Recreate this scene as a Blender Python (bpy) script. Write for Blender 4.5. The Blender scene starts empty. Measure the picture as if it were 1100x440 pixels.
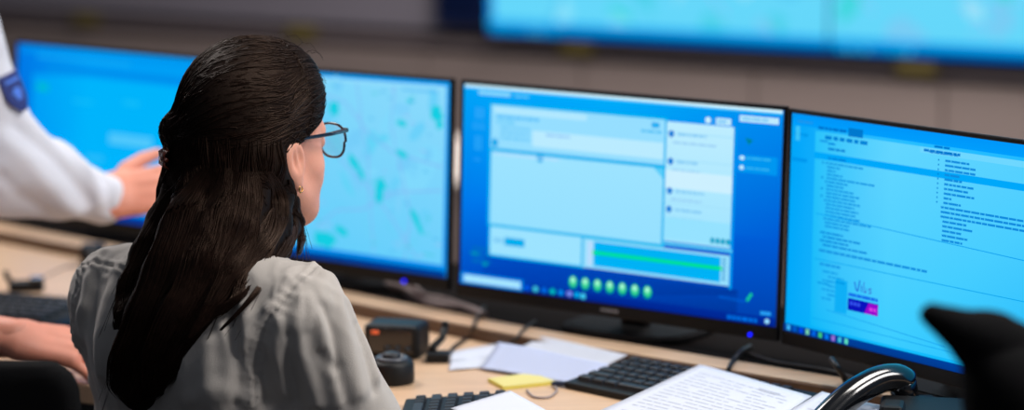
import bpy, math, random
import numpy as np
from mathutils import Vector, Matrix, noise
random.seed(7); rng = np.random.default_rng(7)
D = bpy.data; C = bpy.context.scene.collection
PI = math.pi
def R(a): return math.radians(a)

# ------------------------------------------------------------------ camera
CAMZ = 1.485; FPX = 2607.3; PITCH = R(8.9008); ROLL = R(-0.2393)
cam = D.cameras.new('camera'); co = D.objects.new('camera', cam); C.objects.link(co)
cam.sensor_width = 36; cam.lens = 36*FPX/1100
co.matrix_world = Matrix.Translation((0,0,CAMZ)) @ Matrix.Rotation(PI/2-PITCH,4,'X') @ Matrix.Rotation(-ROLL*-1,4,'Z')
cam.dof.use_dof = True; cam.dof.focus_distance = 2.94; cam.dof.aperture_fstop = 1.9
bpy.context.scene.camera = co
def ray(x, y):
    a, b = x-550, y-220
    u = math.cos(ROLL)*a+math.sin(ROLL)*b; v = -math.sin(ROLL)*a+math.cos(ROLL)*b
    X, Y, Z = u, FPX, -v
    Y2 = math.cos(PITCH)*Y+math.sin(PITCH)*Z; Z2 = -math.sin(PITCH)*Y+math.cos(PITCH)*Z
    return np.array([X/Y2, 1.0, Z2/Y2])
def at(x, y, Y):
    q = ray(x, y)*Y; q[2] += CAMZ; return q
def onz(x, y, z):
    q = ray(x, y); q = q*((z-CAMZ)/q[2]); q[2] += CAMZ; return q

# ------------------------------------------------------------------ materials
def lin(c):
    return tuple(((v/255)/12.92 if v/255 <= .04045 else ((v/255+.055)/1.055)**2.4) for v in c)
MATS = {}
def mat(name, rgb, rough=.5, metal=0, bump=0, bscale=200, var=0, vscale=5, spec=.5, sheen=0, coat=0, emit=0, stretch=None, trans=0, sss=0):
    if name in MATS: return MATS[name]
    m = D.materials.new(name); m.use_nodes = True; nt = m.node_tree; b = nt.nodes['Principled BSDF']
    c = lin(rgb); b.inputs['Base Color'].default_value = (*c, 1)
    b.inputs['Roughness'].default_value = rough; b.inputs['Metallic'].default_value = metal
    b.inputs['Specular IOR Level'].default_value = spec
    if sheen: b.inputs['Sheen Weight'].default_value = sheen
    if coat: b.inputs['Coat Weight'].default_value = coat; b.inputs['Coat Roughness'].default_value = .08
    if trans: b.inputs['Transmission Weight'].default_value = trans
    if sss:
        b.inputs['Subsurface Weight'].default_value = sss; b.inputs['Subsurface Scale'].default_value = .01
        b.inputs['Subsurface Radius'].default_value = (1, .35, .2)
    if emit:
        b.inputs['Emission Color'].default_value = (*c, 1); b.inputs['Emission Strength'].default_value = emit
    tc = nt.nodes.new('ShaderNodeTexCoord'); mp = nt.nodes.new('ShaderNodeMapping')
    nt.links.new(tc.outputs['Object'], mp.inputs['Vector'])
    if stretch: mp.inputs['Scale'].default_value = stretch
    if var:
        n = nt.nodes.new('ShaderNodeTexNoise'); n.inputs['Scale'].default_value = vscale; n.inputs['Detail'].default_value = 5
        r = nt.nodes.new('ShaderNodeValToRGB'); nt.links.new(mp.outputs[0], n.inputs['Vector'])
        r.color_ramp.elements[0].position = .3; r.color_ramp.elements[1].position = .7
        r.color_ramp.elements[0].color = (*[v*(1-var) for v in c], 1); r.color_ramp.elements[1].color = (*[min(1, v*(1+var)) for v in c], 1)
        nt.links.new(n.outputs['Fac'], r.inputs[0]); nt.links.new(r.outputs[0], b.inputs['Base Color'])
    if bump:
        n2 = nt.nodes.new('ShaderNodeTexNoise'); n2.inputs['Scale'].default_value = bscale; n2.inputs['Detail'].default_value = 3
        nt.links.new(mp.outputs[0], n2.inputs['Vector'])
        bp = nt.nodes.new('ShaderNodeBump'); bp.inputs['Strength'].default_value = bump; bp.inputs['Distance'].default_value = .002
        nt.links.new(n2.outputs['Fac'], bp.inputs['Height']); nt.links.new(bp.outputs[0], b.inputs['Normal'])
    MATS[name] = m; return m
def mat_display():
    m = D.materials.new('display_light'); m.use_nodes = True; nt = m.node_tree
    for n in list(nt.nodes): nt.nodes.remove(n)
    o = nt.nodes.new('ShaderNodeOutputMaterial'); e = nt.nodes.new('ShaderNodeEmission'); a = nt.nodes.new('ShaderNodeVertexColor'); a.layer_name = 'ui'
    nt.links.new(a.outputs['Color'], e.inputs['Color']); e.inputs['Strength'].default_value = 1.0
    nt.links.new(e.outputs[0], o.inputs[0]); return m
DISPLAY = mat_display()
M_BEZ = mat('bezel_black', (8,10,14), .4, spec=.25, bump=.1, bscale=900)
M_BLK = mat('black_plastic', (11,12,14), .5, spec=.3, bump=.15, bscale=700)
M_GLOSS = mat('glossy_black', (10,11,14), .16, coat=.6)
M_STAND = mat('stand_black', (13,13,15), .65, spec=.15)
M_KEY = mat('key_black', (22,24,30), .5)
M_MESH = mat('chair_fabric_black', (10,10,12), .9, spec=.12, bump=.5, bscale=900)
M_WOOD = mat('maple_desk', (212,176,142), .42, bump=.06, bscale=60, var=.10, vscale=6, stretch=(1.5,14,6))
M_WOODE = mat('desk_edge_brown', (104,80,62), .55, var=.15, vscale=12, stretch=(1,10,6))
M_PAPER = mat('paper_white', (206,209,220), .8, bump=.05, bscale=80)
M_PAPERB = mat('paper_lavender', (182,189,214), .8, bump=.05, bscale=80)
M_INK = mat('ink_grey', (186,190,202), .8)
M_YEL = mat('yellow_note', (228,214,96), .8)
M_SKIN = mat('skin', (224,158,134), .5, bump=.12, bscale=400, var=.06, vscale=30, sss=.12)
M_SKIN2 = mat('skin_hand', (222,146,122), .5, bump=.15, bscale=300, var=.08, vscale=25, sss=.1)
M_LED = mat('blue_led', (10,20,255), .4, emit=2.0)
M_CABLE = mat('cable_black', (20,20,22), .5)
M_CABLEG = mat('cable_grey', (150,136,134), .6)

# ------------------------------------------------------------------ object helpers
def new_obj(name, verts, faces, m, parent=None, smooth=False, mats=None, fm=None, origin=None):
    me = D.meshes.new(name); me.from_pydata([tuple(map(float,v)) for v in verts], [], [tuple(map(int,f)) for f in faces])
    me.materials.append(m)
    if mats:
        for x in mats: me.materials.append(x)
    if fm is not None: me.polygons.foreach_set('material_index', np.array(fm, dtype=np.int32))
    if smooth: me.polygons.foreach_set('use_smooth', [True]*len(me.polygons))
    me.update()
    o = D.objects.new(name, me); C.objects.link(o)
    if origin is not None:
        me.transform(Matrix.Translation([-float(c) for c in origin])); o.location = origin
    if parent is not None:
        if origin is None: pass
        o.parent = parent
    return o
def child(name, mb, m, parent, smooth=False, **k):
    """mesh given in WORLD coordinates, linked as a child of an object that may be rotated"""
    o = new_obj(name, mb.v, mb.f, m, None, smooth, **k)
    o.data.transform(parent.matrix_basis.inverted() if parent.parent is None else (parent.parent.matrix_basis @ parent.matrix_basis).inverted())
    o.parent = parent
    return o
def thing(name, label, cat, loc=(0,0,0), rz=0, group=None):
    o = D.objects.new(name, None); C.objects.link(o); o.empty_display_size = .05
    o.location = loc; o.rotation_euler = (0,0,rz); tag(o, label, cat, group); return o
def tag(o, label=None, cat=None, group=None, kind=None):
    if label: o['label'] = label
    if cat: o['category'] = cat
    if group: o['group'] = group
    if kind: o['kind'] = kind
    return o
class MB:
    def __init__(s): s.v = []; s.f = []; s.m = []
    def add(s, v, f, mi=0):
        n = len(s.v); s.v += [tuple(map(float,x)) for x in v]; s.f += [tuple(i+n for i in q) for q in f]; s.m += [mi]*len(f); return s
    def xf(s, M):
        s.v = [tuple(M @ Vector(x)) for x in s.v]; return s
    def box(s, c, d, b=0, M=None, mi=0):
        x,y,z = [q/2 for q in d]
        if b <= 0:
            v = [(sx*x,sy*y,sz*z) for sz in (-1,1) for sy in (-1,1) for sx in (-1,1)]
            f = [(0,2,3,1),(4,5,7,6),(0,1,5,4),(2,6,7,3),(0,4,6,2),(1,3,7,5)]
        else:
            b = min(b, x*.98, y*.98, z*.98)
            lo, hi = [], []
            prof = [(b,0),(b*.3,b*.3),(0,b)]
            rings = []
            def ring(ins, zz):
                r = []
                for (sx,sy,a0) in ((1,1,0),(-1,1,90),(-1,-1,180),(1,-1,270)):
                    for k in range(3):
                        a = R(a0+45*k); r.append((sx*(x-b)+math.cos(a)*(b-ins), sy*(y-b)+math.sin(a)*(b-ins), zz))
                return r
            rings = [ring(b*.999,-z), ring(b*.3,-z+b*.3), ring(0,-z+b), ring(0,z-b), ring(b*.3,z-b*.3), ring(b*.999,z)]
            v = [p for r in rings for p in r]; n = 12; f = []
            for k in range(5):
                for i in range(n): f.append((k*n+i, k*n+(i+1)%n, (k+1)*n+(i+1)%n, (k+1)*n+i))
            f.append(tuple(range(n-1,-1,-1))); f.append(tuple(5*n+i for i in range(n)))
        v = [Vector(p)+Vector((0,0,0)) for p in v]
        if M is not None: v = [M @ p for p in v]
        v = [p+Vector(c) for p in v]
        return s.add(v, f, mi)
    def tube(s, pts, r, n=8, mi=0, flat=1.0):
        pts = [Vector(p) for p in pts]; rs = r if hasattr(r,'__len__') else [r]*len(pts)
        T = []; N = None; v = []; f = []
        for i, p in enumerate(pts):
            t = (pts[min(i+1,len(pts)-1)]-pts[max(i-1,0)]).normalized()
            if N is None:
                N = t.orthogonal().normalized() if abs(t.z) > .95 else t.cross(Vector((0,0,1))).normalized()
            N = (N-t*N.dot(t)).normalized(); B = t.cross(N)
            for k in range(n):
                a = 2*PI*k/n; v.append(p+N*math.cos(a)*rs[i]+B*math.sin(a)*rs[i]*flat)
        for i in range(len(pts)-1):
            for k in range(n): f.append((i*n+k, i*n+(k+1)%n, (i+1)*n+(k+1)%n, (i+1)*n+k))
        f.append(tuple(range(n-1,-1,-1))); f.append(tuple((len(pts)-1)*n+k for k in range(n)))
        return s.add(v, f, mi)
    def lathe(s, prof, c=(0,0,0), n=24, mi=0):
        v = []; f = []
        for r, z in prof:
            for k in range(n):
                a = 2*PI*k/n; v.append((c[0]+r*math.cos(a), c[1]+r*math.sin(a), c[2]+z))
        for i in range(len(prof)-1):
            for k in range(n): f.append((i*n+k, i*n+(k+1)%n, (i+1)*n+(k+1)%n, (i+1)*n+k))
        f.append(tuple(range(n-1,-1,-1))); f.append(tuple((len(prof)-1)*n+k for k in range(n)))
        return s.add(v, f, mi)
    def prism(s, poly, z0, z1, mi=0):
        n = len(poly); v = [(x,y,z0) for x,y in poly]+[(x,y,z1) for x,y in poly]
        f = [tuple(range(n-1,-1,-1)), tuple(range(n,2*n))]+[(i,(i+1)%n,n+(i+1)%n,n+i) for i in range(n)]
        return s.add(v, f, mi)
def spline(P, n):
    P = np.array(P, float); m = len(P)
    out = []
    for t in np.linspace(0, m-1, n):
        i = min(int(t), m-2); u = t-i
        p0, p1, p2, p3 = P[max(i-1,0)], P[i], P[i+1], P[min(i+2,m-1)]
        out.append(.5*((2*p1)+(-p0+p2)*u+(2*p0-5*p1+4*p2-p3)*u*u+(-p0+3*p1-3*p2+p3)*u**3))
    return np.array(out)
def bev(o, w=.002, seg=2):
    b = o.modifiers.new('bevel','BEVEL'); b.width = w; b.segments = seg; b.limit_method = 'ANGLE'; return o

# ------------------------------------------------------------------ display pictures (light given off by the screens)
class UI:
    """quads with a colour per corner on a W x H pixel screen; built on a plane of w x h metres, facing -Y, layer by layer"""
    def __init__(s, w, h, W=1920, H=1080): s.w=w; s.h=h; s.W=W; s.H=H; s.v=[]; s.f=[]; s.c=[]; s.k=0
    def P(s, u, v): return (u/s.W*s.w-s.w/2, -.00002*s.k, s.h/2-v/s.H*s.h)
    def poly(s, pts, cols):
        s.k += 1; n = len(s.v); s.v += [s.P(*p) for p in pts]; s.f.append(tuple(range(n+len(pts)-1, n-1, -1)))
        if not hasattr(cols[0], '__len__'): cols = [cols]*len(pts)
        s.c += [tuple(lin(c))+(1,) for c in reversed(cols)]
    def same(s): s.k -= 1
    def rect(s, x0, y0, x1, y1, c, c2=None, horiz=False):
        c2 = c2 or c
        s.poly([(x0,y0),(x1,y0),(x1,y1),(x0,y1)], [c,c2,c2,c] if horiz else [c,c,c2,c2])
    def grid4(s, tl, tr, br, bl): s.poly([(0,0),(s.W,0),(s.W,s.H),(0,s.H)], [tl,tr,br,bl])
    def ell(s, x, y, a, b, c, n=14): s.poly([(x+a*math.cos(2*PI*k/n), y+b*math.sin(2*PI*k/n)) for k in range(n)], c)
    def blob(s, x, y, a, b, c, rot=0, n=16, j=.25):
        q = []
        for k in range(n):
            t = 2*PI*k/n; r = 1+j*(random.random()-.5)*2; X, Y = a*r*math.cos(t), b*r*math.sin(t)
            q.append((min(max(x+X*math.cos(rot)-Y*math.sin(rot),2),s.W-2), min(max(y+X*math.sin(rot)+Y*math.cos(rot),2),s.H-2)))
        s.poly(q, c)
    def words(s, x, y, L, h, c, gap=6, mn=18, mx=60):
        e = x+L; first = True
        while x < e-8:
            w = min(random.uniform(mn, mx), e-x); s.rect(x, y, x+w, y+h, c)
            if not first: s.same()
            first = False; x += w+gap
    def line(s, pts, w, c):
        for (x0,y0),(x1,y1) in zip(pts, pts[1:]):
            d = math.hypot(x1-x0,y1-y0) or 1; nx, ny = -(y1-y0)/d*w/2, (x1-x0)/d*w/2
            s.poly([(x0+nx,y0+ny),(x1+nx,y1+ny),(x1-nx,y1-ny),(x0-nx,y0-ny)], c)
    def build(s, name, M, parent, thick=.004):
        n = len(s.v); w, h = s.w/2, s.h/2          # a real slab behind the picture
        v = s.v+[(-w,0.0,-h),(w,0.0,-h),(w,0.0,h),(-w,0.0,h),(-w,thick,-h),(w,thick,-h),(w,thick,h),(-w,thick,h)]
        f = s.f+[(n,n+4,n+5,n+1),(n+1,n+5,n+6,n+2),(n+2,n+6,n+7,n+3),(n+3,n+7,n+4,n),(n+4,n+7,n+6,n+5)]
        v = [M @ Vector(p) for p in v]
        mb = MB(); mb.v = [tuple(p) for p in v]; mb.f = f
        o = child(name, mb, DISPLAY, parent, mats=[M_BEZ], fm=[0]*len(s.f)+[1]*5)
        ca = o.data.color_attributes.new('ui','FLOAT_COLOR','CORNER')
        cols = []; 
        for p in o.data.polygons:
            for li in p.loop_indices:
                vi = o.data.loops[li].vertex_index
                cols.append((vi))
        # faces were stored reversed, so colours are looked up through the vertex number
        table = {}
        i = 0; idx = 0
        for fc in s.f:
            for q, vi in enumerate(fc): table[vi] = s.c[idx+q]
            idx += len(fc)
        ca.data.foreach_set('color', np.array([table.get(vi,(0,0,0,1)) for vi in cols], dtype=np.float32).ravel())
        return o

# ------------------------------------------------------------------ the room
def setting(name, mb, m, **k):
    o = new_obj(name, mb.v, mb.f, m, **k); return tag(o, kind='structure')
mb = MB().box((0,4,-.05),(16,16,.1)); setting('floor', mb, mat('carpet_grey', (70,70,74), .9, bump=.5, bscale=400, var=.2, vscale=60))
WY = R(-35); WP = Vector((0,7.0,0))           # back wall: passes 7 m ahead, turned 35 degrees
WM = Matrix.Translation(WP) @ Matrix.Rotation(WY,4,'Z')      # local x along the wall, local -y towards the room
def wallx(px, Y0=7.0):
    q = ray(px, 60); # meet of the sight line with the wall in plan
    t = math.tan(R(35)); Y = 7.0/(1+t*q[0]); return (q[0]*Y)/math.cos(R(35))
M_WALL = mat('wall_panel_greige', (150,134,128), .75, bump=.08, bscale=30, var=.05, vscale=2)
M_WALLU = mat('wall_panel_upper', (138,132,142), .75, bump=.08, bscale=30, var=.05, vscale=2)
M_GAP = mat('panel_joint', (70,62,62), .8)
zb = 0.885
mb = MB(); mb.box((0,.12,1.5),(18,.1,3.0)); mb.xf(WM); setting('wall_back', mb, M_GAP)
# wall cladding: lower boards and upper boards with thin open joints
s0 = wallx(620); step = .56
mb = MB().box((-6.5,4.5,1.5),(.1,13,3.0)); setting('wall_left', mb, mat('wall_left_grey',(84,82,86),.8,bump=.1,bscale=20))
wm = MB(); wu = MB()
for k in range(-15, 13):
    x0 = s0+k*step
    wm.box((x0+step/2, .045, (zb-.07)/2), (step-.008, .05, zb-.07), 0.003)
    wu.box((x0+step/2, .045, (zb+.0+3.0)/2), (step-.004, .05, 3.0-zb), 0.003)
wm.xf(WM); setting('trim_1', wm, M_WALL)
wu.xf(WM); setting('trim_2', wu, M_WALLU)
mb = MB().box((0,.03,zb-.035),(11,.02,.032),.004); mb.xf(WM); setting('trim_3', mb, mat('rail_dark', (122,110,112), .7))
mb = MB().box((0,.0,.05),(11,.02,.1)); mb.xf(WM); setting('baseboard_back', mb, mat('baseboard_grey', (60,60,64), .6))

# wall displays
def wall_display(px0, on, label, W=1.10, group='wall displays of the video wall'):
    H = W*9/16
    x0 = px0
    base = WM @ Vector((x0+W/2, -.03, zb))
    t = thing('wall_display', label, 'screen', base, WY, group)
    Mx = WM @ Matrix.Translation((x0+W/2, -.031, zb+H/2))
    fr = MB().box((0,.03,0),(W,.058,H),.004); fr.xf(Mx); child('housing', fr, mat('wall_bezel_blue', (30,96,160), .4), t)
    u = UI(W-.004, H-.012)
    if on:
        u.rect(0,0,1920,1080,(110,222,252),(100,214,250))
        for _ in range(45):
            c = random.choice([(135,225,252),(90,205,245),(80,210,235),(150,228,250),(120,205,245),(70,215,225)])
            u.blob(random.uniform(80,1850), random.uniform(60,1000), random.uniform(30,150), random.uniform(20,80), c, random.uniform(0,3))
        for _ in range(10):
            x, y = random.uniform(0,1920), random.uniform(0,1000)
            u.line([(min(max(x+random.uniform(-300,300),5),1915), min(max(y+random.uniform(-200,200),5),1040)) for q in range(3)], 7, (150,190,245))
        if on == 1: u.rect(0,0,34,1080,(0,140,235))
        u.rect(0,1010,1920,1045,(0,170,240)); u.rect(0,1045,1920,1080,(0,95,180))
        for q in range(9): u.rect(40+q*44,1052,66+q*44,1072,random.choice([(30,150,240),(0,180,240),(90,200,250)]))
    else:
        u.rect(0,0,1920,1080,(7,24,62),(5,28,74))
    Ms = Mx @ Matrix.Translation((0,-.0015,.0)); u.build('screen', Ms, t)
    br = MB().box((0,.062,0),(.4,.008,.3),.002); br.xf(Mx); child('mount_plate', br, M_BLK, t)
    return t
xs = wallx(531)
wall_display(xs, 1, 'large bright cyan wall display, left one of the lit pair')
wall_display(xs+1.104, 2, 'large bright cyan wall display, right one of the lit pair beyond the seam')
x1 = wallx(529); x0 = wallx(472); zpb = CAMZ+ray(500,28)[2]*7.05
t = thing('side_panel', 'narrow dark navy panel mounted at the left end of the lit wall displays', 'wall panel', WM @ Vector(((x0+x1)/2,0,zpb)), WY)
Mx = WM @ Matrix.Translation(((x0+x1)/2,0,zpb))
m = MB().box((0,-.0,.35),(x1-x0-.01,.04,.7),.004); m.xf(Mx); child('panel_face', m, mat('panel_navy',(8,28,72),.5), t)
m = MB().box((0,-.022,.35),(x1-x0-.05,.006,.64),.002); m.xf(Mx); child('panel_inset', m, mat('panel_navy_dark',(6,22,60),.35), t)
# yellow tags under the wall displays
for px, py, lb in ((95,7,'small olive yellow tag on the far left of the back wall'),(325,22,'small olive yellow tag on the back wall above the seated woman'),
               (620,48,'small yellow tag right under the left lit wall display'),(985,72,'small yellow tag right under the right lit wall display')):
    x = wallx(px); p = WM @ Vector((x, -.004, zb-.026))
    t = thing('wall_tag', lb, 'tag', p, WY, 'yellow tags on the back wall')
    m = MB().box((0,0,0),(.115,.006,.034),.003); m.xf(Matrix.Translation(p) @ Matrix.Rotation(WY,4,'Z')); child('plate', m, mat('olive_tag',(134,118,66),.8), t)
    for sx in (-.05,.05):
        m = MB(); m.tube([(sx,-.002,0),(sx,-.006,0)], .0035, 8)
        m.xf(Matrix.Translation(p) @ Matrix.Rotation(WY,4,'Z')); child('screw', m, M_BLK, t)
# pale upright object glimpsed in the gap between two monitors
p = at(489.5,199,6.2); 
q = at(489,170,1.0); q = ray(489,170); Yw = 7.0/(1+math.tan(R(35))*q[0])-.10
pt, pb = at(489,147,Yw), at(489,196,Yw)
t = thing('wall_object', 'narrow white upright object seen in the gap between two monitors', 'light fitting', (pb[0],pb[1],pb[2]), WY)
hz = pt[2]-pb[2]
m = MB().box((0,0,hz/2),(.05,.04,hz),.01); m.xf(Matrix.Translation(pb) @ Matrix.Rotation(WY,4,'Z')); child('white_front', m, mat('upright_white',(250,236,225),.5,emit=.55), t)  # white box with a weak emission of its own
m = MB().box((0,.045,hz/2),(.035,.06,hz*.6),.004); m.xf(Matrix.Translation(pb) @ Matrix.Rotation(WY,4,'Z')); child('bracket', m, M_WALL, t)

# ------------------------------------------------------------------ the bench
DZ = .74; LZ = .76
back = [(-1.9,5.05+.35),(-.93,4.36+.42),(-.05,3.52+.45),(.62,3.02+.45),(1.35,2.4+.45)]
ledge = [(-1.9,5.20),(-.93,4.348),(-.075,3.50),(.158,3.300),(.431,3.078),(1.25,2.41)]
front = [(-1.9,3.95),(-1.25,3.55),(-.70,3.27),(-.35,3.085),(-.1,2.94),(.4,2.62),(1.0,2.2)]
bench = thing('control_desk', 'long light maple control-room desk under the row of monitors', 'desk', (-.3,3.5,0))
def strip(a, b, n=60):
    A = spline([(x,y,0) for x,y in a], n); B = spline([(x,y,0) for x,y in b], n); return A, B
def slab(A, B, z0, z1, mi=0):
    n = len(A); m = MB()
    v = [(p[0],p[1],z1) for p in A]+[(p[0],p[1],z1) for p in B]+[(p[0],p[1],z0) for p in A]+[(p[0],p[1],z0) for p in B]
    f = []
    for i in range(n-1):
        f += [(i,i+1,n+i+1,n+i),(2*n+i,3*n+i,3*n+i+1,2*n+i+1),(i,2*n+i,2*n+i+1,i+1),(n+i,n+i+1,3*n+i+1,3*n+i)]
    f += [(0,n,3*n,2*n),(n-1,3*n-1,4*n-1,2*n-1)]
    return m.add(v, f, mi)
LA, FA = strip(ledge, front); LB, BB = strip(ledge, back)
L2 = LA.copy(); L2[:,1] += .06; L2[:,0] += .03
o = child('worktop', slab(FA, L2, DZ-.028, DZ), M_WOOD, bench); bev(o, .003)
nrm = np.array([.60,.80,0])
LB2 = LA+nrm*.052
o = child('monitor_ledge', slab(LA, LB2, LZ-.018, LZ), M_WOOD, bench)
child('trough_shade_cover', slab(LB2, BB, LZ-.018, LZ-.0006), mat('trough_shade', (16,12,11), .9, bump=.2, bscale=80, spec=.08), bench)  # near-black cover colour stands in for the shade beneath and behind the monitors
# brown front edge of the ledge
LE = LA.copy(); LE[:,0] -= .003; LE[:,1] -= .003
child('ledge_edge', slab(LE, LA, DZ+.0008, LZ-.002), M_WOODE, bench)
for x, y in ((-1.5,3.95),(-.78,3.6),(.05,3.15),(.85,2.55)):
    m = MB().box((x+.15,y+.15,.355),(.05,.6,.708),.004); child('leg_panel', m, mat('desk_panel_grey',(90,90,95),.6), bench)
m = slab(BB+np.array([0,-.03,0]), BB, .1, LZ-.018); child('modesty_panel', m, mat('desk_panel_grey',(90,90,95),.6), bench)

# ------------------------------------------------------------------ monitors
def monitor(c, yaw, tilt, roll, ui, label, led=None, mark=False):
    W, H = .538, .322
    c = Vector(c); Rm = Matrix.Rotation(R(-yaw),4,'Z') @ Matrix.Rotation(R(-tilt),4,'X') @ Matrix.Rotation(R(roll),4,'Y')
    Mx = Matrix.Translation(c) @ Rm
    bk = Matrix.Translation((c.x,c.y,LZ)) @ Matrix.Rotation(R(-yaw),4,'Z')
    base = bk @ Vector((0,.075,0))
    t = thing('monitor', label, 'monitor', base, R(-yaw), 'desk monitors in a row on the ledge')
    # housing: rim around the screen and a shallow moulded back
    m = MB(); bz = .0055; bot = .0195
    for a,b,c2,d in ((-W/2,-W/2+bz,-H/2,H/2),(W/2-bz,W/2,-H/2,H/2)): m.box(((a+b)/2,.003,(c2+d)/2),(b-a,.008,d-c2),.0015)
    m.box((0,.003,H/2-.003),(W,.008,.006),.0015); m.box((0,.003,-H/2+bot/2),(W,.008,bot),.0015)
    m.box((0,.0085,0),(W-.004,.006,H-.004),.002); m.box((0,.014,0),(W-.07,.012,H-.05),.004)
    m.box((0,.028,-.01),(.36,.03,.2),.012)
    m.xf(Mx); child('housing', m, M_BEZ, t)
    s = ui; Ms = Mx @ Matrix.Translation((0,.0005,(.161-.006)-.2965/2)); s.build('screen', Ms, t)
    # stand
    m = MB(); p0 = Mx @ Vector((0,.042,-.02))
    ctr = bk @ Vector((0,.065,0))
    m.box((0,.062,.085),(.044,.016,.17),.004); m.xf(bk); child('stand_neck', m, M_STAND, t)
    m = MB(); n = 28; 
    poly = [(.105*math.copysign(abs(math.cos(2*PI*k/n))**.6, math.cos(2*PI*k/n)), .07+.082*math.copysign(abs(math.sin(2*PI*k/n))**.6, math.sin(2*PI*k/n))) for k in range(n)]
    m.prism(poly, .0, .007); m.prism([(x*.93,.07+(y-.07)*.93) for x,y in poly], .007, .009); m.xf(bk); child('stand_base', m, M_STAND, t)
    if led:
        m = MB().tube([(led,-.0005,-H/2+.0045),(led,-.0035,-H/2+.0045)], .0028, 12); m.xf(Mx); o = child('power_light', m, M_LED, t); o['label'] = 'glowing blue power light'
    if mark:
        m = MB(); x = -.016
        for k, (w, hh) in enumerate(((.0016,.0042),(.0016,.0042),(.003,.0035),(.0034,.0035),(.0052,.0035),(.0034,.0035),(.003,.004))):
            m.box((x+w/2,-.0012,-H/2+.010),(w,.0006,hh)); x += w+.0012
        m.xf(Mx); child('maker_mark', m, mat('mark_grey',(150,155,165),.4), t)
    return t

# leftmost: plain blue window
u = UI(.527,.2965)
u.poly([(0,0),(700,0),(700,1080),(0,1080)], [(0,120,232),(0,158,248),(0,160,248),(0,105,215)])
u.poly([(700,0),(1920,0),(1920,1080),(700,1080)], [(0,158,248),(0,160,245),(0,170,250),(0,160,248)]); u.same()
u.poly([(160,190),(700,180),(700,1000),(160,980)], [(0,160,246),(0,180,252),(0,180,252),(0,150,244)])
u.poly([(700,180),(1900,190),(1900,1000),(700,1000)], [(0,180,252),(0,180,250),(0,172,250),(0,180,252)]); u.same()
u.rect(300,120,1700,165,(0,142,236)); u.rect(40,20,1880,50,(0,150,240)); u.words(200,60,900,22,(20,170,245))
u.blob(262,275,60,26,(0,190,205)); u.rect(921,520,1325,590,(80,200,252)); u.rect(705,675,880,715,(40,188,250))
u.rect(560,330,760,350,(20,190,250)); u.rect(1040,300,1200,330,(20,190,250)); u.rect(430,620,600,760,(20,184,250))
u.words(560,820,500,20,(30,185,250)); u.rect(0,1030,1920,1080,(0,60,165))
for k in range(7): u.rect(60+k*60,1042,92+k*60,1068,random.choice([(0,120,230),(40,170,240),(0,150,200)]))
monitor((-.7038,4.2485,CAMZ-.5467), 38.78,4.41,.44, u, 'leftmost monitor with a plain bright blue window beside the white sleeve')
# map
u = UI(.527,.2965)
u.rect(0,0,1920,1080,(0,158,244),(0,140,236)); 
u.poly([(22,24),(1895,24),(1888,1015),(22,1015)], [(120,214,252),(140,218,252),(108,208,252),(90,205,250)])
for _ in range(60):
    x, y = random.uniform(60,1800), random.uniform(60,960)
    u.blob(x, y, random.uniform(25,110), random.uniform(15,70), random.choice([(128,217,253),(108,209,250),(118,206,250),(100,212,248),(125,210,252)]), random.uniform(0,3))
for pts in ([(1180,24),(1215,150),(1230,300),(1290,420),(1300,640),(1350,1000)],[(900,120),(1100,160),(1300,330),(1500,420),(1880,470)],[(850,900),(1050,780),(1250,760),(1500,640),(1880,600)],
            [(1500,24),(1470,260),(1560,520),(1640,760),(1600,1010)],[(900,330),(1050,480),(1280,620),(1460,760),(1700,1000)],[(22,400),(500,380),(900,420)],[(300,24),(420,500),(360,1010)]):
    u.line(pts, 9, (132,186,246)); 
for x,y,a,b,r in ((1386,655,34,66,.15),(1400,600,50,22,.3),(1180,500,70,24,.75),(1235,560,40,20,.9),(1827,180,42,50,-.4),(1850,235,26,26,0),(1560,250,40,20,.2),(1010,200,40,44,0),(1560,420,50,18,.3),(1690,790,22,80,-.6),(945,960,90,50,0),(1080,900,50,24,.4),(1620,120,26,14,0),(500,300,70,40,.5),(300,700,60,100,.2),(620,800,90,30,.3)):
    u.blob(x,y,a,b,(20,205,226),r)
for _ in range(40):
    u.rect((x:=random.uniform(860,1850)), (y:=random.uniform(50,980)), x+random.uniform(16,50), y+8, random.choice([(70,180,235),(150,190,245),(60,200,220)]))
u.rect(22,24,1895,40,(150,222,252)); u.words(60,50,400,16,(60,170,240)); u.words(1560,52,280,14,(90,190,245))
u.rect(0,1044,1920,1080,(0,62,150))
for k in range(10): u.rect(60+k*52,1050,88+k*52,1074,random.choice([(0,130,220),(40,180,240),(0,170,200)]))
monitor((-.2906,3.8067,CAMZ-.5407), 42.69,3.04,-.81, u, 'monitor showing a pale cyan street map in front of the seated woman', led=.175)
# dispatch window
u = UI(.527,.2965)
u.poly([(0,0),(960,0),(960,640),(0,640)], [(0,165,250),(0,172,250),(0,120,232),(0,120,236)])
u.poly([(960,0),(1920,0),(1920,640),(960,640)], [(0,172,250),(0,140,240),(0,92,214),(0,120,232)]); u.same()
u.poly([(0,640),(1920,640),(1920,1080),(0,1080)], [(0,120,236),(0,92,214),(0,62,170),(0,70,190)]); u.same()
u.poly([(150,900),(1700,920),(1700,1045),(150,1045)], [(0,70,190),(0,50,150),(0,45,140),(0,55,170)])
u.rect(6,-0,1914,15,(205,240,255)); u.rect(6,15,1914,24,(60,195,250))
u.rect(95,30,300,50,(140,220,255)); u.words(325,38,90,9,(110,210,255))
u.words(75,120,60,60,(40,165,250)); u.words(60,200,80,40,(30,160,248)); u.words(75,270,50,80,(35,162,248)); u.words(70,390,60,20,(25,150,245))
u.rect(168,85,1262,745,(0,178,240))                        # cyan gaps between the panes
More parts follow.
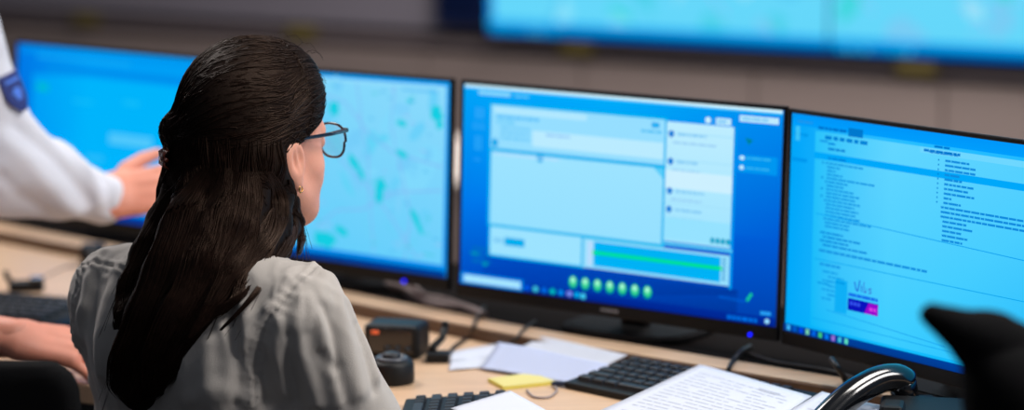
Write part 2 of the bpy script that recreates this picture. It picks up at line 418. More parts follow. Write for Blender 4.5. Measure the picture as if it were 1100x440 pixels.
u.rect(181,98,1250,328,(150,222,255)); u.rect(200,108,780,140,(178,232,255)); u.words(215,150,270,18,(95,195,250)); u.words(215,178,120,16,(110,205,250))
for k in range(3): u.words(240,206+k*28,190,16,(115,205,250))
u.rect(446,216,1243,300,(186,235,255)); u.words(530,226,150,14,(150,205,250)); u.rect(1172,116,1216,142,(20,170,240)); u.words(1110,158,120,12,(70,190,245))
u.ell(208,300,20,24,(0,165,235))
u.rect(187,346,1248,735,(157,227,255),(150,224,255)); u.words(200,352,420,12,(185,225,255)); u.poly([(470,330),(524,330),(512,380),(484,380)],(0,170,235))
u.poly([(1190,346),(1248,346),(1248,400)],(90,205,250))
u.rect(178,735,1262,752,(0,185,240)); u.rect(178,742,792,912,(0,180,240)); u.rect(192,750,769,899,(157,227,255)); u.rect(284,800,412,842,(0,172,236)); u.words(215,808,56,26,(120,200,245))
u.rect(781,752,1662,906,(150,222,252)); u.rect(846,764,1598,892,(0,178,245)); u.rect(806,764,838,892,(185,222,255)); u.rect(838,812,1608,830,(0,228,130))
for k in range(6): u.rect(1610,768+k*20,1626,780+k*20,(0,150,215))
u.rect(1262,98,1270,745,(0,178,240)); u.rect(1262,104,1658,715,(190,237,255),(160,228,255)); 
for k,v in enumerate((112,250,330,470,560,640)): u.rect(1262,v+42,1658,v+48,(165,226,252))
for v in (165,305,455,550): 
    u.ell(1290,v,16,18,(0,120,215)); u.words(1325,v-6,random.uniform(90,190),12,(130,200,245)); u.words(1300,v+38,random.uniform(120,260),10,(150,205,245))
u.rect(1262,350,1658,440,(205,240,255)); u.rect(1262,590,1658,700,(150,226,255))
for k in range(4): u.ell(1548+k*30,684,13,16,(0,160,200))
u.rect(1650,98,1668,920,(0,150,238)); u.rect(1262,720,1662,734,(90,205,250))
u.ell(1500,80,17,17,(200,238,255)); u.rect(1545,64,1632,98,(190,234,255)); u.words(1556,76,60,10,(90,190,245))
u.rect(1679,40,1898,72,(190,234,255)); u.words(1690,50,150,12,(120,200,245)); u.poly([(1715,150),(1760,160),(1735,185)],(0,130,150))
u.rect(1680,235,1900,325,(0,150,240)); u.ell(1700,252,14,11,(190,235,255)); u.ell(1700,300,14,11,(190,235,255)); u.words(1725,246,150,10,(50,180,245)); u.words(1725,295,130,10,(50,180,245))
for k in range(3): u.words(80,870+k*34,120,16,(0,110,190)); 
u.ell(165,955,16,12,(0,170,170)); u.words(70,900,60,12,(0,160,170))
u.rect(0,1036,1920,1080,(0,45,160),(0,35,140)); u.rect(6,1016,412,1076,(0,140,235)); u.rect(28,1028,396,1066,(165,228,255))
for k,(x,c) in enumerate(zip((440,492,548,600,652,706,752),((0,90,230),(60,200,220),(0,110,230),(0,190,190),(0,140,235),(120,140,235),(0,170,235)))): u.ell(x,1055,18,15,c)
u.ell(790,1058,18,16,(60,200,235))
for k in range(7):
    x = 726+k*75.7; u.ell(x,990,27,34,(0,178,130)); u.ell(x,986,20,25,(70,225,165)); u.ell(x-1,978,11,13,(185,250,225))
for k in range(8): u.rect(1600+k*19,958+k,1610+k*19,970+k,(0,100,215))
u.poly([(1752,962),(1764,972),(1792,930),(1778,922)],(20,200,150))
u.words(1650,1050,170,20,(0,110,225)); u.rect(1836,1008,1896,1026,(40,160,245)); u.ell(1876,1056,14,13,(150,220,255))
monitor((.1443,3.3968,CAMZ-.5335), 34.08,1.64,.75, u, 'centre monitor with dispatch window panes and a row of green round buttons', led=.226, mark=True)
# list window
u = UI(.527,.2965)
u.poly([(0,0),(700,0),(700,1080),(0,1080)], [(0,165,250),(40,190,255),(20,190,252),(0,170,250)])
u.poly([(700,0),(1920,0),(1920,1080),(700,1080)], [(40,190,255),(30,185,255),(0,172,252),(20,190,252)]); u.same()
u.poly([(170,70),(700,72),(700,1030),(180,1030)], [(40,195,252),(98,214,255),(60,205,255),(10,185,250)])
u.poly([(700,72),(1915,72),(1915,1030),(700,1030)], [(98,214,255),(80,206,255),(0,180,252),(60,205,255)]); u.same()
u.rect(0,0,1920,56,(0,150,250),(0,158,252)); u.rect(400,34,500,74,(0,120,205)); u.words(190,46,200,14,(0,115,205)); u.words(40,30,110,12,(30,150,235)); u.words(20,92,110,14,(0,150,235)); u.rect(30,60,60,130,(60,195,250))
u.words(240,86,310,18,(0,130,215),gap=12,mn=24,mx=50); u.words(205,110,60,10,(20,150,230)); u.words(970,58,110,10,(0,120,210)); u.words(900,84,230,12,(0,120,210))
u.rect(880,72,1915,100,(110,215,255)); u.words(905,80,230,12,(0,120,210)); u.rect(170,172,1920,204,(0,168,250))
u.words(262,118,60,10,(0,140,225)); u.words(265,142,120,12,(0,130,215)); u.words(268,188,130,10,(0,130,220))
lens = (260,90,60,110,330,160,120,190,230,210,250,200,230,210,240,330,170,180)
for k, L in enumerate(lens):
    v = 214+k*18; u.words(262 if k%5 else 250, v, L, 9, (20,150,228), gap=5); 
    if k in (0,4,7,9): u.rect(225,v,238,v+9,(0,140,220))
u.rect(12,215,120,232,(0,150,238))
for k, L in enumerate((150,190,190,100,110,190,150,190,50,110,760,840,640,150,190,120,160,130)):
    u.words(1045-(14 if 9<k<13 else 0), 116+k*21.5, L, 10, (15,138,222), gap=4)
    if k < 10: u.rect(1000,118+k*21.5,1008,126+k*21.5,(0,130,215))
for k in range(14): u.rect(1870,180+k*27,1900,188+k*27,(0,125,210))
u.line([(200,470),(1915,520)],4,(0,160,240)); u.rect(1640,528,1900,560,(60,190,245)); u.words(1655,536,230,16,(0,110,200))
for k, L in enumerate((160,260,200,310)): u.words(235+20*(k%2),552+k*20,L,9,(0,135,220))
u.words(232,640,730,12,(20,145,225)); u.rect(200,690,1915,694,(0,165,240)); u.words(240,706,150,12,(20,150,230))
for k in range(7): u.words(262+40*(k%2),740+k*22,random.uniform(60,140),10,(20,160,235))
u.rect(355,770,440,930,(15,175,246)); u.words(360,780,70,10,(0,150,230)); u.words(230,800,80,10,(10,155,232))
# little scribble logo, its caption and the blue and magenta banner
u.line([(488,765),(500,800),(512,806),(524,752)],7,(30,70,215)); u.line([(536,775),(538,806)],6,(40,90,215)); u.line([(552,756),(554,806),(572,802),(566,784)],5,(60,90,215)); u.line([(606,782),(584,786),(606,800),(586,808)],5,(60,100,215))
u.words(450,822,200,16,(20,110,235),gap=3); u.rect(448,848,655,906,(10,20,190)); u.poly([(562,906),(590,852),(655,852),(655,906)],(150,10,205)); u.words(462,862,70,18,(50,80,235)); u.words(596,872,46,16,(220,60,225))
u.line([(300,930),(1100,975)],3,(0,150,235)); u.line([(200,985),(1915,1000)],3,(0,160,240))
u.rect(0,1042,1920,1080,(0,66,160),(0,56,140))
for k,c in enumerate(((60,180,250),(0,90,200),(0,70,240),(120,210,170),(0,100,230),(60,200,120),(0,120,240),(150,110,210),(60,190,220),(90,220,190))): u.rect(22+k*46,1048,46+k*46,1074,c)
monitor((.5269,3.0283,CAMZ-.5395), 54.55,1.53,-.02, u, 'rightmost monitor with a long text list and a small blue and magenta banner')

# ------------------------------------------------------------------ lights
def area(name, loc, target, size, power, col=(1,1,1), sy=None):
    l = D.lights.new(name,'AREA'); l.energy = power; l.size = size; l.color = col
    if sy: l.shape = 'RECTANGLE'; l.size_y = sy
    o = D.objects.new(name,l); C.objects.link(o); o.location = loc
    o.rotation_euler = (Vector(target)-Vector(loc)).to_track_quat('-Z','Y').to_euler(); return o
area('ceiling_lamp_front', (1.0,2.75,2.9), (.1,3.3,.8), .9, 50, (1,.95,.9))
area('ceiling_lamp_row', (-1.2,4.6,2.9), (-.8,3.8,.8), .9, 42, (1,.95,.92))
area('ceiling_lamp_wall', (.9,5.2,2.9), (.3,6.8,.9), 1.2, 62, (1,.92,.90))
area('added_lamp_right', (2.3,1.7,2.7), (-.2,3.0,.9), .8, 40, (1,.96,.94))  # added lamp without a fitting, brightens the right side of the shirt
w = D.worlds.new('world'); bpy.context.scene.world = w; w.use_nodes = True
w.node_tree.nodes['Background'].inputs[0].default_value = (.55,.62,.75,1); w.node_tree.nodes['Background'].inputs[1].default_value = .16
sc = bpy.context.scene
sc.view_settings.view_transform = 'Standard'; sc.view_settings.look = 'None'; sc.view_settings.exposure = 0; sc.view_settings.gamma = 1; sc.view_settings.use_curve_mapping = False

# ------------------------------------------------------------------ organic shapes: distance fields turned into one mesh
def vdot(a, b): return (a*b).sum(-1)
def sd_cone(P, a, b, ra, rb):
    a = np.array(a,np.float32); b = np.array(b,np.float32); ab = b-a; t = np.clip(((P-a)@ab)/max(float(ab@ab),1e-9), 0, 1)
    return np.linalg.norm(P-a-t[...,None]*ab, axis=-1)-(ra+(rb-ra)*t)
def sd_ell(P, c, r, M=None):
    q = P-np.array(c,np.float32)
    if M is not None: q = q@np.array(M,np.float32)
    r = np.array(r,np.float32); k0 = np.linalg.norm(q/r,axis=-1); k1 = np.linalg.norm(q/(r*r),axis=-1)
    return k0*(k0-1)/np.maximum(k1,1e-6)
def smin(a, b, k):
    h = np.clip(.5+.5*(b-a)/k,0,1); return b+(a-b)*h-k*h*(1-h)
def smax(a, b, k): return -smin(-a,-b,k)
def mesh_sdf(f, lo, hi, h):
    ax = [np.arange(lo[i], hi[i]+h, h, dtype=np.float32) for i in range(3)]
    n = [len(a) for a in ax]; V = np.empty(n, np.float32)
    for i in range(0, n[0], 16):
        g = np.stack(np.meshgrid(ax[0][i:i+16], ax[1], ax[2], indexing='ij'), -1); V[i:i+16] = f(g)
    V[0]=V[-1]=1; V[:,0]=V[:,-1]=1; V[:,:,0]=V[:,:,-1]=1
    S = V < 0
    cnt = np.zeros([k-1 for k in n], np.int32); acc = np.zeros([k-1 for k in n]+[3], np.float32)
    def sl(o): return tuple(slice(o[k], n[k]-1+o[k]) for k in range(3))
    for axis in range(3):
        o2 = [k for k in range(3) if k != axis]
        for da in (0,1):
            for db in (0,1):
                o0 = [0,0,0]; o0[o2[0]] = da; o0[o2[1]] = db; o1 = list(o0); o1[axis] = 1
                v0, v1 = V[sl(o0)], V[sl(o1)]; cr = (v0<0) != (v1<0)
                t = np.where(cr, v0/np.where(cr, v0-v1, 1), 0)
                cnt += cr; 
                for k in range(3): acc[...,k] += np.where(cr, (t if k==axis else o0[k]), 0)
    act = cnt > 0; idx = -np.ones(cnt.shape, np.int64); ii = np.argwhere(act); idx[act] = np.arange(len(ii))
    verts = (acc[act]/cnt[act][:,None]+ii)*h+np.array(lo, np.float32)
    faces = []
    for axis in range(3):
        a, b = [k for k in range(3) if k != axis]
        s0 = [slice(None)]*3; s1 = [slice(None)]*3; s0[axis] = slice(0,-1); s1[axis] = slice(1,None)
        A, B = S[tuple(s0)], S[tuple(s1)]
        e = np.argwhere(A != B); inside = A[tuple(e.T)]
        ok = (e[:,a]>0)&(e[:,b]>0)&(e[:,a]<n[a]-1)&(e[:,b]<n[b]-1); e = e[ok]; inside = inside[ok]
        q = []
        for da, db in ((1,1),(0,1),(0,0),(1,0)):
            c = e.copy(); c[:,a] -= da; c[:,b] -= db; q.append(idx[tuple(c.T)])
        q = np.stack(q,1); flip = inside if axis != 1 else ~inside
        q[~flip] = q[~flip][:,::-1]; faces.append(q)
    return verts, np.concatenate(faces)
def grad(f, P, e=.0008):
    g = np.stack([f(P+np.array(d,np.float32)*e)-f(P-np.array(d,np.float32)*e) for d in ((1,0,0),(0,1,0),(0,0,1))], -1)
    return g/np.maximum(np.linalg.norm(g,axis=-1,keepdims=True),1e-9)
def project(f, P, off, it=4):
    for _ in range(it): P = P-(f(P)-off)[...,None]*grad(f,P)
    return P
def join_np(parts):
    V = []; F = []; n = 0
    for v, f in parts: V.append(np.asarray(v)); F += [tuple(x+n for x in q) for q in np.asarray(f).tolist()]; n += len(v)
    return np.concatenate(V), F
def frame(yaw, origin):
    """local (x right, y forward, z up) -> world, heading turned clockwise by yaw degrees"""
    c, s = math.cos(R(yaw)), math.sin(R(yaw))
    M = np.array([[c,s,0],[-s,c,0],[0,0,1.]]); return M.astype(np.float32), np.array(origin,np.float32)
def toW(fr, P): return np.asarray(P,np.float32)@fr[0].T+fr[1]
def toL(fr, P): return (np.asarray(P,np.float32)-fr[1])@fr[0]
def np_obj(name, v, f, m, root=None, loc=None, smooth=True):
    me = D.meshes.new(name); l = np.array(root.location if root is not None else loc, np.float32)
    if root is not None and abs(root.rotation_euler.z) > 1e-6:
        a = -root.rotation_euler.z; Rz_ = np.array([[math.cos(a),-math.sin(a),0],[math.sin(a),math.cos(a),0],[0,0,1]]); v = (np.asarray(v)-l)@Rz_.T+l
    f = f.tolist() if isinstance(f, np.ndarray) else f
    me.from_pydata((np.asarray(v)-l).tolist(), [], f); me.materials.append(m)
    me.polygons.foreach_set('use_smooth', [smooth]*len(me.polygons)); me.update()
    o = D.objects.new(name, me); C.objects.link(o)
    if root is not None: o.parent = root
    else: o.location = loc
    return o
def tubes(paths, rad, n=3):
    """many thin strands as arrays: paths (N,K,3), rad (N,K)"""
    N, K, _ = paths.shape
    t = np.gradient(paths, axis=1); t /= np.maximum(np.linalg.norm(t,axis=-1,keepdims=True),1e-9)
    up = np.array([.31,.52,.8]); a = np.cross(t, up); a /= np.maximum(np.linalg.norm(a,axis=-1,keepdims=True),1e-9); b = np.cross(t,a)
    ang = np.arange(n)*2*PI/n
    v = paths[:,:,None,:]+rad[:,:,None,None]*(np.cos(ang)[None,None,:,None]*a[:,:,None,:]+np.sin(ang)[None,None,:,None]*b[:,:,None,:])
    v = v.reshape(-1,3); base = (np.arange(N)[:,None]*K+np.arange(K-1)[None,:])*n
    f = []
    for k in range(n):
        k2 = (k+1)%n; f.append(np.stack([base+k, base+k2, base+n+k2, base+n+k],-1).reshape(-1,4))
    return v, np.concatenate(f)

# ---- a hand: palm and five separate fingers; local x = thumb side, y = towards the finger tips, z = back of the hand
def hand_mesh(curl=(.35,.4,.45,.5), thumb=.5, s=1.0, spread=1.0, h=.0017, wrist=.05, point=None):
    segs = []; 
    palm = [((-.026,.01,0),(-.030,.080,0)),((-.010,.008,.002),(-.011,.090,.003)),((.008,.008,.002),(.010,.092,.003)),((.024,.012,0),(.030,.086,0))]
    F = [((.031,.088,.001),(.040,.024,.020),.0090,8),((.011,.093,.003),(.045,.028,.021),.0092,2),((-.010,.090,.002),(.041,.026,.020),.0088,-3),((-.029,.081,-.001),(.032,.019,.018),.0078,-10)]
    chains = []
    for (root, L, r, sp), cu in zip(F, curl):
        p = np.array(root); a = 0; ch = [(p.copy(), r*1.05)]
        for k, l in enumerate(L):
            a += cu*(.75 if k == 0 else 1.0); d = np.array([math.sin(R(sp*spread))*math.cos(a), math.cos(R(sp*spread))*math.cos(a), -math.sin(a)])
            p = p+d*l; ch.append((p.copy(), r*(1-.09*(k+1))))
        chains.append(ch)
    T = [np.array((.022,.018,-.006))]
    for d, l in (((.80,.55,-.20),.034),((.45+.3*(1-thumb),.85,-.30*thumb-.05),.032),((.15+.5*(1-thumb),.95,-.35*thumb),.026)):
        d = np.array(d); d = d/np.linalg.norm(d); T.append(T[-1]+d*l)
    chains.append(list(zip(T,(.014,.0125,.0108,.0088))))
    def f(P):
        q = P/s; d = None
        for a, b in palm:
            x = sd_cone(q, a, b, .0125, .0105); d = x if d is None else smin(d, x, .014)
        d = smin(d, sd_cone(q*np.array([.78,1,1.15],np.float32), (0,-wrist,0), (0,.014,0), .0225, .0215), .02)
        d = smin(d, sd_ell(q, (.022,.030,-.008), (.014,.026,.011)), .012)
        for ch in chains:
            c = None
            for (a, ra), (b, rb) in zip(ch, ch[1:]):
                x = sd_cone(q, a, b, ra, rb); c = x if c is None else smin(c, x, .0022)
                if c is x: pass
            d = smin(d, c, .0045)
        return d*s
    lo = np.array([-.062,-wrist-.03,-.10])*s; hi = np.array([.115,.20,.035])*s
    return mesh_sdf(f, lo, hi, h)
def place(vf, M):
    v, f = vf; M = np.array(M); v2 = v@M[:3,:3].T+M[:3,3]
    if np.linalg.det(M[:3,:3]) < 0: f = f[:,::-1]
    return v2, f
def basis(origin, ydir, zdir, mirror=False, s=1.0):
    y = Vector(ydir).normalized(); z = Vector(zdir); z = (z-y*z.dot(y)).normalized(); x = y.cross(z)
    if mirror: x = -x
    M = Matrix.Identity(4)
    for i in range(3): M[i][0] = x[i]*s; M[i][1] = y[i]*s; M[i][2] = z[i]*s; M[i][3] = origin[i]
    return M

# ------------------------------------------------------------------ the woman
S0 = (-.3816, 2.939, 0); BF = frame(35, S0)                       # body heading
HF = frame(38, (-.320, 3.0, 1.072))                                # head frame, origin between the ears
def f_head(W):
    P = toL(HF, W); X = np.abs(P[...,0]); Q = np.stack([X, P[...,1], P[...,2]], -1)
    d = sd_ell(Q, (0,-.006,.046), (.069,.090,.086))
    d = smin(d, sd_ell(Q, (0,.030,.066), (.063,.061,.066)), .02)
    d = smin(d, sd_ell(Q, (0,.028,-.012), (.056,.060,.082)), .03)
    d = smin(d, sd_ell(Q, (0,.040,-.052), (.040,.044,.036)), .03)
    d = smin(d, sd_cone(Q, (.040,.050,-.010), (.036,.052,-.020), .020, .020), .022)
    d = smin(d, sd_cone(Q, (.052,.008,-.030), (.030,.058,-.066), .014, .012), .022)       # jaw line
    d = smin(d, sd_cone(Q, (0,.084,.028), (0,.106,-.006), .007, .0105), .012)              # nose
    d = smin(d, sd_ell(Q, (.009,.097,-.010), (.007,.009,.006)), .006)
    d = smin(d, sd_cone(Q, (.012,.084,.036), (.040,.074,.034), .009, .008), .012)          # brows
    d = smax(d, -sd_ell(Q, (.031,.098,.020), (.015,.014,.010)), .010)                      # sockets
    d = smin(d, sd_ell(Q, (.031,.078,.019), (.012,.012,.0115)), .002)                      # eyes
    d = smin(d, sd_cone(Q, (0,.089,-.036), (.019,.080,-.039), .0052, .0035), .006)         # lips
    d = smin(d, sd_cone(Q, (0,.087,-.045), (.017,.080,-.043), .0062, .0035), .006)
    d = smin(d, sd_ell(Q, (0,.074,-.074), (.017,.015,.013)), .014)                         # chin
    # neck
    d = smin(d, sd_cone(Q, (0,-.018,-.040), (0,-.058,-.135), .046, .050), .02)
    # ears: a leaning shell with a hollow and a lobe
    th = R(6); cx, sx = math.cos(th), math.sin(th)
    E = Q-np.array([.0715,-.004,.002],np.float32)
    e1 = E[...,0]*cx+E[...,1]*sx; e2 = -E[...,0]*sx+E[...,1]*cx; e3 = E[...,2]+.10*e2; L = np.stack([e1,e2,e3],-1)
    ear = sd_ell(L, (.003,-.007,.004), (.0085,.0205,.0270)); ear = smin(ear, sd_ell(L, (.002,.000,-.022), (.006,.0095,.0120)), .008)
    ear = smax(ear, -sd_ell(L, (.014,-.005,.007), (.0100,.0130,.0180)), .004)
    ear = smin(ear, sd_cone(L, (.005,-.001,-.012), (.006,-.009,.018), .0030, .0028), .004)
    ear = smin(ear, sd_ell(L, (.002,.008,-.002), (.005,.004,.006)), .004)
    return smin(d, ear, .004)
AR = dict(sR=(.156,.0,.903), eR=(.207,.085,.712), wR=(.01,.225,.80), sL=(-.146,.0,.900), eL=(-.186,.075,.712), wL=(-.13,.225,.79))
def f_torso(P, infl=0, drape=0):
    """body-local trunk; infl thickens it, drape adds the loose cloth at the back"""
    k = .66; Q = P*np.array([1,1/k,1],np.float32)
    d = sd_cone(Q, (0,.0,.50), (0,.0,.66), .150+infl, .132+infl+drape)
    d = smin(d, sd_cone(Q, (0,.0,.66), (0,.01/k,.84), .132+infl+drape, .140+infl+drape*.6), .05)*.8
    d = smin(d, sd_cone(P, (-.108,-.004,.890), (.116,-.004,.893), .046+infl, .046+infl), .045)
    d = smin(d, sd_cone(P, (.018,.002,.966), (.133,-.004,.896), .037+infl, .036+infl), .03)
    d = smin(d, sd_cone(P, (0,.002,.955), (-.122,-.004,.891), .036+infl, .036+infl), .03)
    d = smin(d, sd_ell(P, (.062,-.052,.84), (.055+infl,.042+infl,.075)), .03)
    d = smin(d, sd_ell(P, (-.062,-.052,.84), (.055+infl,.042+infl,.075)), .03)
    return d
def f_shirt0(W):
    P = toL(BF, W); d = f_torso(P, .010, .012)
    for s, e, w in (('sR','eR','wR'),('sL','eL','wL')):
        a, b, c = AR[s], AR[e], AR[w]
        arm = smin(sd_cone(P, a, b, .055, .051), sd_cone(P, b, tuple(np.array(b)*.25+np.array(c)*.75), .050, .038), .02)
        d = smin(d, arm, .040)
    # collar: a soft band round the neck
    q = P-np.array([.004,.022,.976],np.float32); q = q*np.array([1,.92,1],np.float32)
    rr = np.sqrt(q[...,0]**2+q[...,1]**2); col = np.sqrt(((rr-.060+.25*q[...,2])/.9)**2+(np.maximum(np.abs(q[...,2])-.012,0))**2)-.0055
    d = smin(d, col, .012)
    return d
def seg_d(P, poly):
    d = None
    for a, b in zip(poly, poly[1:]):
        x = sd_cone(P, a, b, 0, 0); d = x if d is None else np.minimum(d, x)
    return d
def lift(f, px, py, off=0.0, Y0=2.5, Y1=3.3):
    """first point of the sight line through (px,py) that lies within off of the surface"""
    q = ray(px,py).astype(np.float32); Ys = np.linspace(Y0,Y1,900,dtype=np.float32); P = Ys[:,None]*q; P[:,2] += CAMZ
    d = f(P); i = np.argmax(d < off)
    if d[i] >= off: i = int(np.argmin(d))
    return P[i]
sv, sf = mesh_sdf(f_shirt0, (-.68,2.66,.56), (-.06,3.30,1.02), .0034)
# carve the neck opening: drop the part of the trunk that sticks up inside the collar
L = toL(BF, sv); inner = (L[:,2] > .972) & (np.hypot(L[:,0]-.004, (L[:,1]-.022)*.92) < .047)
keep = ~inner[sf].any(1) & (L[sf][:,:,2].min(1) > .575); sf = sf[keep]
used = np.unique(sf); remap = -np.ones(len(sv),int); remap[used] = np.arange(len(used)); sv = sv[used]; sf = remap[sf]
nr = grad(f_shirt0, sv)
lp = lambda pts: [lift(f_shirt0, *p) for p in pts]
folds = [  # (pixel polyline on the cloth, width, height)
 (lp([(352,300),(362,330),(372,370),(384,420)]), .010, .0055), (lp([(338,306),(341,340),(352,380),(366,430)]), .009, .005), (lp([(322,322),(318,350),(326,390),(340,430)]), .009, .0055),
 (lp([(300,345),(298,380),(305,420)]), .008, .0045), (lp([(370,325),(388,365),(402,405)]), .007, .004), (lp([(330,280),(345,300),(350,325)]), .006, .003),
 (lp([(288,330),(275,345),(262,372)]), .006, .004), (lp([(262,330),(268,360),(262,400)]), .010, .005), (lp([(240,350),(248,385),(244,425)]), .010, .005),
 (lp([(225,370),(222,400),(230,435)]), .010, .0045), (lp([(310,300),(300,318),(288,330)]), .005, .003), (lp([(325,300),(332,330),(330,350)]), .005, .003),
 (lp([(110,275),(98,310),(92,360)]), .009, .005), (lp([(130,290),(112,340),(108,400)]), .010, .005), (lp([(95,330),(86,370),(84,420)]), .008, .004), (lp([(200,430),(235,415),(270,425)]), .010, .004),
 (lp([(345,380),(362,400),(372,432)]), .006, -.004), (lp([(312,360),(310,395),(318,430)]), .006, -.0045), (lp([(283,360),(282,395),(286,432)]), .006, -.004), (lp([(380,350),(392,385),(400,420)]), .005, -.003),
 (lp([(104,300),(99,340),(100,390)]), .006, -.004), (lp([(345,330),(356,362),(362,392)]), .005, -.0035), (lp([(250,340),(256,380),(253,430)]), .006, -.004)]
disp = np.zeros(len(sv), np.float32)
for poly, w_, a_ in folds: disp += 1.25*a_*np.exp(-(seg_d(sv, poly)/(w_*1.2))**2)
seams = [lp([(343,284),(328,298),(308,318),(292,338),(281,362),(274,392),(272,430)]), lp([(88,288),(105,284),(125,287),(140,293)]), lp([(92,285),(84,310),(82,350),(86,400)])]
for poly in seams:
    dd = seg_d(sv, poly); disp += .0022*np.exp(-((dd-.005)/.0028)**2)-.0018*np.exp(-(dd/.0022)**2)
    pk = np.sin(sv[:,2]*620+sv[:,0]*300); disp += .0010*pk*np.exp(-(dd/.010)**2)
L = toL(BF, sv)
nz = np.array([noise.noise(Vector((p[0]*16+3, p[1]*16, p[2]*7)))+.5*noise.noise(Vector((p[0]*40, p[1]*40, p[2]*18+7))) for p in L.tolist()], np.float32)
nz2 = np.array([1-abs(noise.noise(Vector((p[0]*14+9+p[2]*5, p[1]*14, p[2]*5-p[0]*6))))*2.2 for p in L.tolist()], np.float32)
nz3 = np.array([1-abs(noise.noise(Vector((p[0]*34+4+p[2]*12, p[1]*34+p[2]*6, p[2]*14-p[0]*10))))*2.6 for p in L.tolist()], np.float32)
near = np.exp(-(np.minimum.reduce([seg_d(sv,q) for q in seams])/.05)**2)+.35
disp += .0026*nz+.0026*np.maximum(nz2-.35,0)+.0022*np.maximum(nz3-.25,0)*near
sv2 = sv+nr*disp[:,None]
hip = (S0[0], S0[1], 0.0)
# continuous body: trunk, arms, legs at one step size, head and hands welded in as one mesh
KN = dict(hR=(.085,.03,.50), kR=(.11,.44,.50), aR=(.11,.40,.09), tR=(.12,.56,.045))
def f_body(W):
    P = toL(BF, W); d = f_torso(P)
    for s, e, w in (('sR','eR','wR'),('sL','eL','wL')):
        a, b, c = AR[s], AR[e], AR[w]; d = smin(d, smin(sd_cone(P,a,b,.043,.034), sd_cone(P,b,c,.034,.021), .012), .03)
    for m in (1,-1):
        h, k, a, t = [tuple(np.array(KN[x])*np.array([m,1,1])) for x in ('hR','kR','aR','tR')]
        d = smin(d, smin(sd_cone(P,h,k,.078,.054), sd_cone(P,k,a,.050,.034), .015), .03); d = smin(d, sd_cone(P,a,t,.034,.026), .02)
    d = smin(d, sd_cone(P, (.008,.035,1.0), (0,.0,.94), .046, .055), .02)
    return d
bv = mesh_sdf(f_body, (-.72,2.66,-.01), (.35,3.75,1.0), .009)
hv = mesh_sdf(f_head, (-.46,2.86,.93), (-.18,3.14,1.21), .0024)
hd = hand_mesh(s=.92)
w1 = toW(BF, AR['wR']); w2 = toW(BF, AR['wL']); fy = BF[0]@np.array([-.95,.3,-.08]); fy2 = BF[0]@np.array([.9,.25,-.08])
hr = place(hd, basis(w1, fy, (0,0,1), True)); hl = place(hd, basis(w2, fy2, (0,0,1), False))
V, F = join_np([bv, hv, hr, hl])
woman = np_obj('person', V, F, M_SKIN, loc=hip)
tag(woman, 'woman with long dark half-up hair, glasses and light grey shirt, seen from behind', 'person')
M_SHIRT = mat('shirt_light_grey', (190,183,176), .85, bump=.35, bscale=900, sheen=.2, var=.04, vscale=20)
o = np_obj('shirt', sv2, sf, M_SHIRT, woman)
sm = o.modifiers.new('smooth','SMOOTH'); sm.factor = .5; sm.iterations = 1
tr = lambda W: (lambda P: np.maximum(np.minimum.reduce([sd_cone(P,(.085,.03,.505),(.11,.44,.505),.088,.064), sd_cone(P,(.11,.44,.505),(.11,.40,.12),.060,.050),
      sd_cone(P,(-.085,.03,.505),(-.11,.44,.505),.088,.064), sd_cone(P,(-.11,.44,.505),(-.11,.40,.12),.060,.050), sd_cone(P*np.array([1,1.5,1],np.float32),(0,0,.50),(0,0,.60),.165,.155)]), .085-P[...,2]))(toL(BF,W))
tv = mesh_sdf(tr, (-.75,2.62,.05), (.40,3.75,.80), .010)
np_obj('trousers', tv[0], tv[1], mat('trouser_navy',(28,32,46),.85,bump=.3,bscale=500), woman)
sh = lambda W: (lambda P: np.maximum(np.minimum(sd_cone(P,(.11,.38,.05),(.12,.575,.040),.042,.034), sd_cone(P,(-.11,.38,.05),(-.12,.575,.040),.042,.034)), .004-P[...,2]))(toL(BF,W))
tv = mesh_sdf(lambda W: sh(W), (-.45,3.0,-.01), (.35,3.75,.12), .006)
np_obj('shoes', tv[0], tv[1], mat('shoe_black',(16,16,18),.4), woman)

# ---- hair
def front_limit(z):
    return np.interp(z, [-.2,-.05,.020,.034,.050,.075,.105,.13], [-.020,-.020,-.014,.020,.048,.070,.086,.094]).astype(np.float32)
def f_cap(W):
    P = toL(HF, W); d = sd_ell(P, (0,-.012,.058), (.0800,.0985,.0980))
    d = smin(d, sd_ell(P, (0,.030,.076), (.071,.062,.071)), .02)
    d = smin(d, sd_ell(P, (0,-.040,.000), (.073,.062,.080)), .03)
    d = smin(d, sd_ell(P, (-.047,-.084,.042), (.024,.024,.025)), .010)
    return smax(d, P[...,1]-front_limit(P[...,2]), .008)
f_under = lambda W: np.minimum(f_shirt0(W), f_head(W))
def lk(pts, off=.004):
    out = []
    for p in pts:
        q = lift(lambda W: np.minimum(f_under(W), f_cap(W)+.012), p[0], p[1], off); out.append(q)
    P = np.array(out); K = len(P); P[1:-1] = .25*P[:-2]+.5*P[1:-1]+.25*P[2:]; return P
def px2m(w, Y=2.88): return w*Y/FPX
LOCKS = [  # centre line in the picture, half widths in pixels there
 ([(210,172),(198,200),(180,240),(157,275),(142,310),(131,338),(128,350)], [12,20,22,20,17,11,4]),
 ([(232,178),(222,210),(208,255),(190,300),(170,345),(156,385),(150,415),(150,428)], [18,34,38,38,38,38,30,14]),
 ([(262,182),(258,210),(245,255),(222,300),(196,345),(178,385),(168,415)], [18,33,36,32,30,24,12]),
 ([(286,182),(293,207),(290,240),(270,272),(246,305),(222,338),(205,360)], [13,25,28,24,16,8,2.5]),
 ([(300,195),(312,222),(316,245),(308,268),(288,298),(260,332),(238,352)], [9,10,10,8,5,3,1.5]),
 ([(303,190),(318,215),(325,238),(326,258),(322,272)], [5,5,4,3,2])]
LP = [(lk(c, .004 if i < 4 else .003), [px2m(w) for w in r]) for i, (c, r) in enumerate(LOCKS)]
